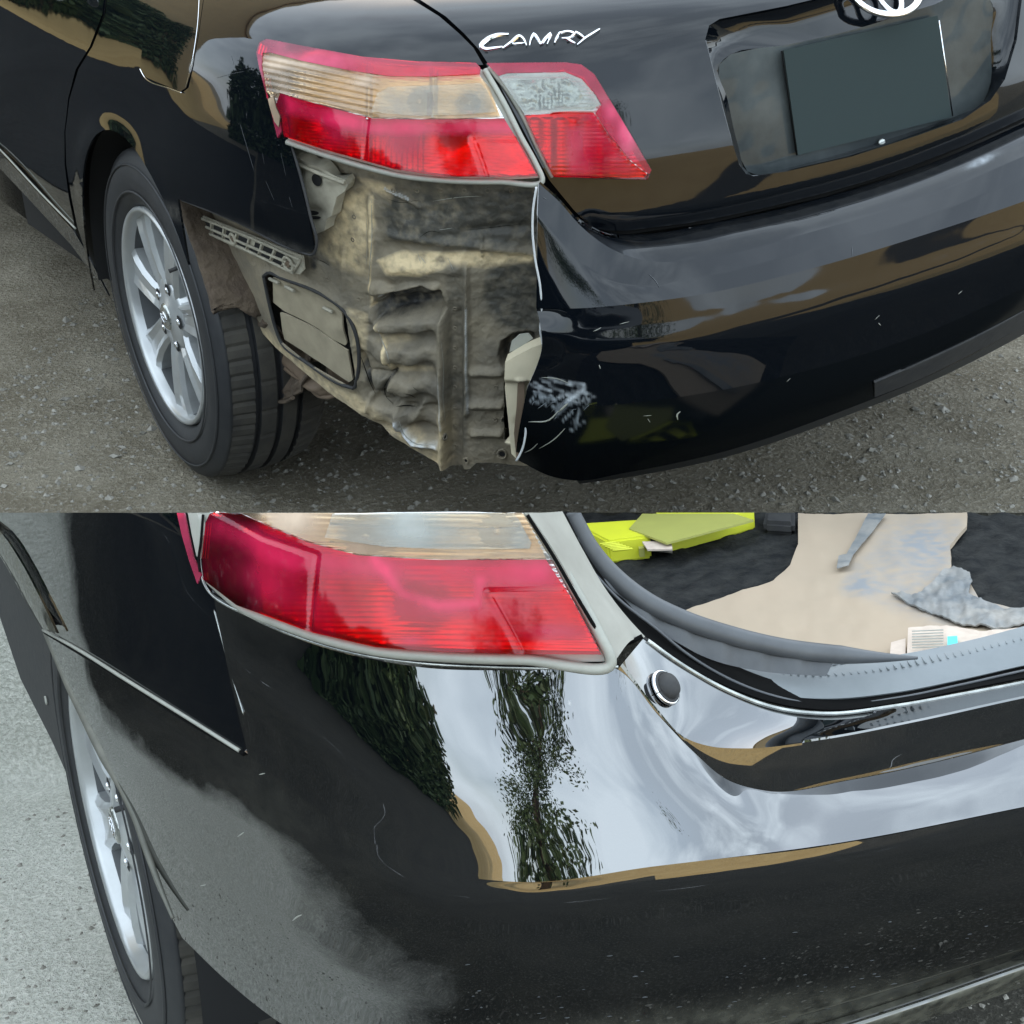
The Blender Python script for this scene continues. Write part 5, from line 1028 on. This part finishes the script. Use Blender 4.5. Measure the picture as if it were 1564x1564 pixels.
loft('ledge_back', VB, [(mixrow(SB, SB, 0), .865, .872), ([(x, y+3) for x, y in SB], .84, .84)], M['rubber'], bb, nu=90, sub=3, thick=.002)
strip('ledge_flange', VB, [(988, 977), (1022, 1002), (1059, 1026), (1105, 1051), (1192, 1082), (1259, 1089), (1369, 1077), (1471, 1059), (1564, 1041), (1640, 1024)], surf(cst(.865), cst(.872)), .0020, M['bright'], bb, off=0, n=100)
# rubber stop on the ledge
bl = caster(ledgeB); q, g = cast(bl, VB, (1012, 1051))
s1 = cyl_pt = np.cross(g, [0, 0, 1.]); s1 /= np.linalg.norm(s1); s2 = np.cross(s1, g); s1 = s1*.0142; s2 = s2*.0150
st = bpy.data.objects.new('rubber_stop', None); COL.objects.link(st); st.parent = B; st['label'] = 'round black rubber stop with a chrome rim'
V = []; F = []
for i, (k, h) in enumerate(((1, 0), (.98, .006), (.86, .010), (.5, .0125), (.02, .013))):
    for t in np.linspace(0, 2*math.pi, 40, endpoint=False): V.append(tuple(q+g*(h+.001)+(s1*math.cos(t)+s2*math.sin(t))*k*.80))
for i in range(4):
    for k in range(40): F.append((i*40+k, i*40+(k+1) % 40, (i+1)*40+(k+1) % 40, (i+1)*40+k))
me = bpy.data.meshes.new('stop_pad'); me.from_pydata(V, [], F)
for p in me.polygons: p.use_smooth = True
link('stop_pad', me, M['rubber'], st)
tube('stop_rim', [q+g*.003+(s1*math.cos(t)+s2*math.sin(t))*.98 for t in np.linspace(0, 2*math.pi, 60)], .0020, M['chrome'], st, 8, up=g)
tube('stop_rim', [q+g*.004+(s1*math.cos(t)+s2*math.sin(t))*.86 for t in np.linspace(0, 2*math.pi, 60)], .0022, M['rubber'], st, 8, up=g)
# ---- tail lamp
tb = bpy.data.objects.new('tail_lamp', None); COL.objects.link(tb); tb.parent = B
panel('lamp_housing', VB, [(297, TOP), (800, TOP), (850, 858), (900, 944), (938, 1009), (860, 1009), (740, 1004), (640, 997), (560, 984), (470, 958), (400, 932), (326, 890), (306, 815)], S_UP, M['seal'], tb, step=7, off=.004, thick=.004)
def reflB(P):
    x, y = P[:, 0], P[:, 1]; d = -.0022*np.abs(np.sin((y-.02*x)*math.pi/8))
    for u, v, r in ((640, 920, 44), (560, 820, 40), (760, 812, 34), (430, 870, 40)): q = np.hypot((x-u), (y-v)*1.15); d += -.006*np.exp(-(q/r)**4)+.004*np.exp(-(q/8)**2)
    return d+.006*np.exp(-.5*((y-856)/2.5)**2)*(x > 540)
panel('lamp_reflector', VB, [(330, TOP), (800, TOP), (845, 860), (915, 992), (680, 988), (587, 981), (492, 958), (382, 918), (335, 882)], S_UP, M['lampsilver'], tb, step=3, off=.009, thick=.001, disp=reflB)
hB = lambda P: np.clip(.3*soft(P, [(350, 800), (433, 815), (561, 856), (836, 864), (860, 900), (700, 900), (560, 885), (420, 850)], 24)+.35*gauss(P, 400, 830, 60, 14, .4)+.55*np.exp(-.5*(polydist(P, [(585, 855), (625, 905), (680, 925), (735, 920), (740, 890)])/6)**2)+.35*gauss(P, 560, 860, 90, 14)+.45*gauss(P, 640, 975, 14, 5)+.4*gauss(P, 700, 930, 60, 12)+.4*gauss(P, 830, 870, 40, 14)+.3*gauss(P, 450, 900, 70, 20, .4)+.4*gauss(P, 850, 965, 30, 8), 0, 1)
dB = lambda P: np.clip(.55*soft(P, [(600, 862), (850, 862), (872, 904), (740, 905), (690, 915), (640, 890)], 14)+.5*soft(P, [(800, 975), (905, 965), (920, 996), (800, 995)], 12), 0, 1)
panel('red_lens', VB, [(345, TOP), (372, TOP), (433, 809), (485, 830), (561, 850), (680, 858), (836, 858), (872, 912), (918, 995), (800, 995), (680, 991), (587, 984), (492, 962), (382, 922), (333, 884), (331, 850), (336, 800)], S_UP, M['redlens'], tb, step=4, off=.0180, thick=.0015, attrs={'haze': hB, 'dark': dB},
    disp=lambda P: -.0016*np.exp(-.5*(polydist(P, [(349, 784), (420, 822), (500, 849), (494, 900), (490, 960)])/1.7)**2)-.0016*np.exp(-.5*(polydist(P, [(872, 905), (751, 905), (776, 950), (799, 992)])/1.7)**2))
panel('reflex_block', VB, [(757, 911), (868, 911), (893, 960), (898, 972), (794, 978), (775, 945)], S_UP, M['redlens'], tb, step=5, off=.0125, thick=.002, attrs={'haze': lambda P: .3*gauss(P, 850, 965, 30, 8), 'dark': lambda P: 0*P[:, 0]})
panel('clear_lens', VB, [(372, TOP), (797, TOP), (812, 808), (836, 856), (680, 856), (561, 848), (485, 828), (433, 807)], S_UP, M['amber'], tb, step=5, off=.0165, thick=.0015, attrs={'haze': lambda P: np.clip(.8*gauss(P, 460, 790, 25, 18), 0, 1)})
panel('reflector', VB, [(526, TOP), (780, TOP), (796, 800), (815, 834), (812, 842), (700, 843), (600, 838), (512, 824)], S_UP, M['clear'], tb, step=4, off=.0182, thick=.0008, attrs={'haze': lambda P: np.clip(.6*gauss(P, 640, 810, 30, 40)+.4*gauss(P, 800, 830, 12, 20), 0, 1)}, disp=lambda P: .0003*np.sin((P[:, 1]-.02*P[:, 0])*2*math.pi/26))
for y in (806, 832): strip('reflector_rib', VB, [(516, y-3), (600, y+1), (700, y+4), (798, y+3)], S_UP, .0014, M['bright'], tb, off=.0135, n=40)
panel('outer_rim_lens', VB, [(292, TOP), (303, TOP), (318, 850), (330, 876), (324, 890), (312, 856), (300, 815)], S_UP, M['pinklens'], tb, step=4, off=.018, thick=.0015, attrs={'haze': lambda P: .2+0*P[:, 0]})
panel('side_reflex', VB, [(304, TOP), (318, TOP), (328, 818), (322, 852), (318, 848), (310, 812)], S_UP, M['seal'], tb, step=5, off=.0145, thick=.006)
strip('lamp_crack', VB, [(334, 790), (331, 830), (328, 855), (330, 872)], S_UP, .0013, M['groove'], tb, off=.0195, n=30)
strip('lamp_seal', VB, [(330, 884), (382, 928), (440, 952), (492, 970), (587, 992), (680, 1000), (800, 1004), (932, 1004), (918, 975), (880, 905), (838, 832), (808, 784)], S_UP, .0050, M['seal'], tb, off=.008, n=160)
strip('lamp_edge', VB, [(295, 784), (306, 830), (320, 898), (390, 942), (470, 975), (560, 999), (640, 1010), (740, 1016), (860, 1018), (943, 1016)], S_UP, .0014, M['bright'], tb, off=.004, n=160)
strip('lamp_gap', VB, [(326, 893), (390, 935), (470, 968), (560, 992), (640, 1004), (740, 1011), (860, 1014), (936, 1013)], S_UP, .0042, M['groove'], tb, off=.001, n=120)
# ---- body frame between lamp and trunk opening
S_FR = surf(cst(.865), cst(.875)); S_WS = surf(cst(.80), cst(.835))
loft('body_frame', VB, [([(806, 782), (840, 832), (882, 905), (920, 975), (940, 1006)], .895, .915), ([(828, 782), (872, 845), (912, 905), (945, 950), (962, 978)], .87, .885), ([(858, 780), (890, 840), (925, 900), (960, 945), (985, 972)], .835, .86)], M['frameB'], B, nu=80, sub=8, cubic=True, thick=.002)
strip('frame_seal', VB, [(806, 783), (845, 845), (885, 915), (921, 975), (943, 1012)], surf(cst(.9), cst(.92)), .0016, M['groove'], B, off=.006, n=60)
strip('frame_gap', VB, [(938, 990), (952, 983), (966, 977), (980, 970)], S_FR, .0022, M['groove'], B, off=.001, n=30)
loft('drain_channel', VB, [([(850, 780), (885, 845), (920, 903), (960, 952), (1010, 990), (1060, 1022), (1110, 1047), (1190, 1074), (1260, 1083), (1369, 1072), (1471, 1052), (1564, 1034), (1680, 1012)], .835, .852), ([(868, 780), (905, 852), (950, 905), (1000, 945), (1060, 985), (1110, 1010), (1190, 1040), (1260, 1050), (1369, 1046), (1471, 1028), (1564, 1006), (1680, 985)], .80, .83)], M['groove'], B, nu=100, sub=4, thick=.002)
strip('channel_flange', VB, [(900, 868), (945, 915), (1000, 958), (1049, 998), (1090, 1024), (1150, 1052), (1192, 1065), (1259, 1076), (1369, 1065), (1471, 1044), (1564, 1023), (1640, 1008)], surf(cst(.825), cst(.845)), .0014, M['weather'], B, off=0, n=100)
loft('weatherstrip_base', VB, [([(880, 820), (911, 882), (960, 930), (1013, 968), (1090, 1008), (1160, 1024), (1260, 1032)], .815, .838), ([(890, 815), (925, 870), (975, 915), (1030, 948), (1110, 978), (1190, 998), (1270, 1010)], .80, .835)], M['weather'], B, nu=90, sub=5, thick=.003, disp=lambda P: .002*np.sin(P[:, 0]*.11))
strip('weatherstrip', VB, [(868, 780), (880, 803), (898, 835), (937, 880), (988, 919), (1039, 944), (1116, 970), (1192, 988), (1260, 997), (1340, 1003), (1400, 1004)], S_WS, [.0092]*112+list(np.linspace(.0092, .0015, 28)), M['weather'], B, off=0, n=140, flat=.85)
# threshold plate
sl = loft('threshold_plate', VB, [([(1049, 1001), (1116, 1040), (1167, 1056), (1215, 1064), (1259, 1066), (1369, 1056), (1471, 1036), (1564, 1015), (1680, 993)], .822, .842), ([(1057, 997), (1116, 1012), (1180, 1026), (1241, 1033), (1307, 1028), (1384, 1020), (1471, 999), (1564, 975), (1680, 948)], .80, .822), ([(1150, 1016), (1200, 1020), (1250, 1019), (1317, 1008), (1420, 990), (1500, 972), (1564, 955), (1680, 925)], .79, .805)], M['sill'], B, nu=120, sub=6, thick=.002)
for k in range(34):
    t = k/33; top = np.array(catmull([(1180, 1021), (1250, 1020), (1317, 1012), (1420, 994), (1564, 960)], 34))[k]; bt = np.array(catmull([(1196, 1029), (1250, 1031), (1330, 1025), (1420, 1010), (1570, 973)], 34))[k]
    X = np.array([cyl(VB, [tuple(top)], .79, .806)[0], cyl(VB, [tuple(bt)], .80, .8225)[0]]); tube('tread_rib', X-np.array([0, 0, .0006]), .0009, M['sill'], sl, 6)
# ---- trunk well
ZF = .60
def flo(px, z=ZF): return plane_hit(VB, px, (0, 0, z), (0, 0, 1))
def flat(name, poly, z, m, parent, step=8, thick=.004, disp=None, attrs=None, kind=None, label=None):
    P, F = fill2d(poly, (), step); X = flo(P, z); Nn = np.tile([0, 0, 1.], (len(X), 1))
    if disp is not None: X[:, 2] += disp(P); Nn = vnormals(X, F, Nn)
    return finish(name, X, F, Nn, m, parent, thick, {k: f(P) for k, f in (attrs or {}).items()}, None, kind, label)
flat('trunk_floor', [(840, 784), (1690, 784), (1690, 1020), (1100, 1020), (960, 960), (880, 880)], ZF, M['carpet'], B, step=8, disp=lambda P: .003*np.sin(P[:, 0]*.12)*np.sin(P[:, 1]*.17))
t0 = thing('trunk_mat', 'torn beige mat lying across the dark floor of the open trunk', 'mat', mw=TBM)
MAT = [(1218, 783), (1218, 830), (1206, 862), (1180, 887), (1110, 908), (1045, 931), (1060, 960), (1150, 1010), (1400, 1015), (1600, 1000), (1600, 928), (1545, 928), (1495, 915), (1482, 890), (1470, 870), (1452, 868), (1450, 832), (1476, 802), (1476, 783)]
def mk_single(o, t): pass
flat('mat_sheet', MAT, ZF+.012, M['mat'], t0, step=6, thick=.006, attrs={'grey': lambda P: np.clip(.30*gauss(P, 1390, 810, 60, 30)+.8*gauss(P, 1500, 930, 50, 14, .2)+.6*gauss(P, 1312, 895, 18, 9)+.42*soft(P, [(1300, 862), (1400, 800), (1460, 800), (1450, 860), (1500, 930), (1440, 962), (1370, 930), (1290, 900)], 30)+.3*gauss(P, 1420, 840, 22, 20), 0, 1)}, disp=lambda P: np.array([.004*noise.fractal(Vector((a*.02, b*.03, 1)), 1, 2, 4) for a, b in P])*.6)
t1 = thing('plastic_film', 'crumpled grey translucent film on the beige trunk mat', 'plastic film', mw=TBM)
def crump(P): return np.array([.0045*noise.fractal(Vector((a*.035, b*.06, 0)), 1, 2, 4)-.003*abs(noise.noise(Vector((a*.08, b*.1, 4)))) for a, b in P])*np.clip(1, 0, 1)
flat('film_sheet', [(1440, 866), (1455, 864), (1480, 872), (1484, 885), (1478, 902), (1500, 914), (1540, 926), (1590, 928), (1590, 946), (1520, 956), (1470, 950), (1430, 936), (1398, 924), (1360, 900), (1400, 905), (1425, 885)], ZF+.018, M['cloth'], t1, step=3, thick=.002, disp=crump)
flat('film_scrap', [(1325, 783), (1352, 783), (1330, 812), (1302, 845), (1295, 863), (1277, 866), (1280, 846), (1292, 844), (1308, 815)], ZF+.020, M['cloth'], t1, step=3, thick=.001, disp=lambda P: .3*crump(P))
t2 = thing('paper_sheet', 'crumpled printed paper with a cyan patch beside the threshold plate', 'paper', mw=TBM)
flat('sheet', [(1384, 1004), (1386, 957), (1420, 954), (1455, 955), (1500, 962), (1560, 958), (1620, 950), (1620, 990)], ZF+.026, M['paper'], t2, step=5, thick=.001, disp=lambda P: .35*crump(P))
flat('cyan_patch', [(1446, 971), (1461, 970), (1462, 984), (1446, 985)], ZF+.032, M['cyan'], t2, step=6, thick=.0008)
flat('scrap', [(1358, 1000), (1360, 980), (1382, 974), (1382, 1000)], ZF+.022, M['paper'], t2, step=5, thick=.001)
for k in range(7): flat('print_line', [(1392, 962+k*4.2), (1440, 960+k*4.2), (1440, 961.4+k*4.2), (1392, 963.4+k*4.2)], ZF+.0335, M['seal'], t2, step=30, thick=.0004)
# yellow cases
def prism(name, bot, h, m, parent, z=ZF, bev=.003, kind=None):
    X = flo(bot, z); bm = bmesh.new(); lo = [bm.verts.new(tuple(p)) for p in X]; hi = [bm.verts.new(tuple(p+np.array([0, 0, h]))) for p in X]; n = len(X)
    bm.faces.new(lo[::-1]); bm.faces.new(hi)
    for i in range(n): bm.faces.new([lo[i], lo[(i+1) % n], hi[(i+1) % n], hi[i]])
    if bev: bmesh.ops.bevel(bm, geom=bm.edges[:], offset=bev, segments=2, affect='EDGES')
    return bm_obj(name, bm, m, parent)
y1 = thing('yellow_case', 'bright yellow ribbed plastic case nearest the weatherstrip in the trunk', 'case', mw=TBM)
prism('case_body', [(930, 860), (995, 852), (976, 826), (880, 832)], .034, M['yellow'], y1)
for k in range(6):
    a = flo([(915+k*4, 838+k*2-8)], ZF+.035)[0]; b = flo([(940+k*5, 835+k*2-8)], ZF+.035)[0]; tube('case_rib', [a, b], .0016, M['yellow'], y1, 6)
prism('latch', [(976, 850), (984, 849), (983, 845), (975, 846)], .012, M['olive'], y1, z=ZF+.008, bev=0)
y2 = thing('folded_case', 'pale yellow folder under an olive flap, behind the bright yellow case', 'folder', mw=TBM)
prism('folder_body', [(1023, 844), (1153, 808), (1130, 786), (1000, 815)], .034, M['yellow'], y2)
flat('folder_flap', [(960, 806), (1017, 828), (1150, 793), (1120, 783.5), (980, 783.5)], ZF+.036, M['olive'], y2, step=12, thick=.003)
y3 = thing('paper_stack', 'stack of cream papers between the yellow case and the folder', 'papers', mw=TBM)
for k in range(6): flat('paper_leaf', [(988, 838), (1026, 842-k), (1024, 825), (980, 826)], ZF+.004+.005*k, M['paper'] if k % 2 else M['seal'], y3, step=20, thick=.0025)
y4 = thing('black_pouch', 'small black pouch at the back of the trunk beside the beige mat', 'pouch', mw=TBM)
prism('pouch', [(1165, 815), (1214, 818), (1214, 794), (1170, 794)], .02, M['rubber'], y4, bev=.006)
bpy.context.view_layer.update()
def descend(o):
    for c in o.children: yield c; yield from descend(c)
for r in (B, t0, t1, t2, y1, y2, y3, y4):
    for o in [r]+list(descend(r)):
        if o.type == 'MESH' and not o.data.has_custom_normals: clipB(o)
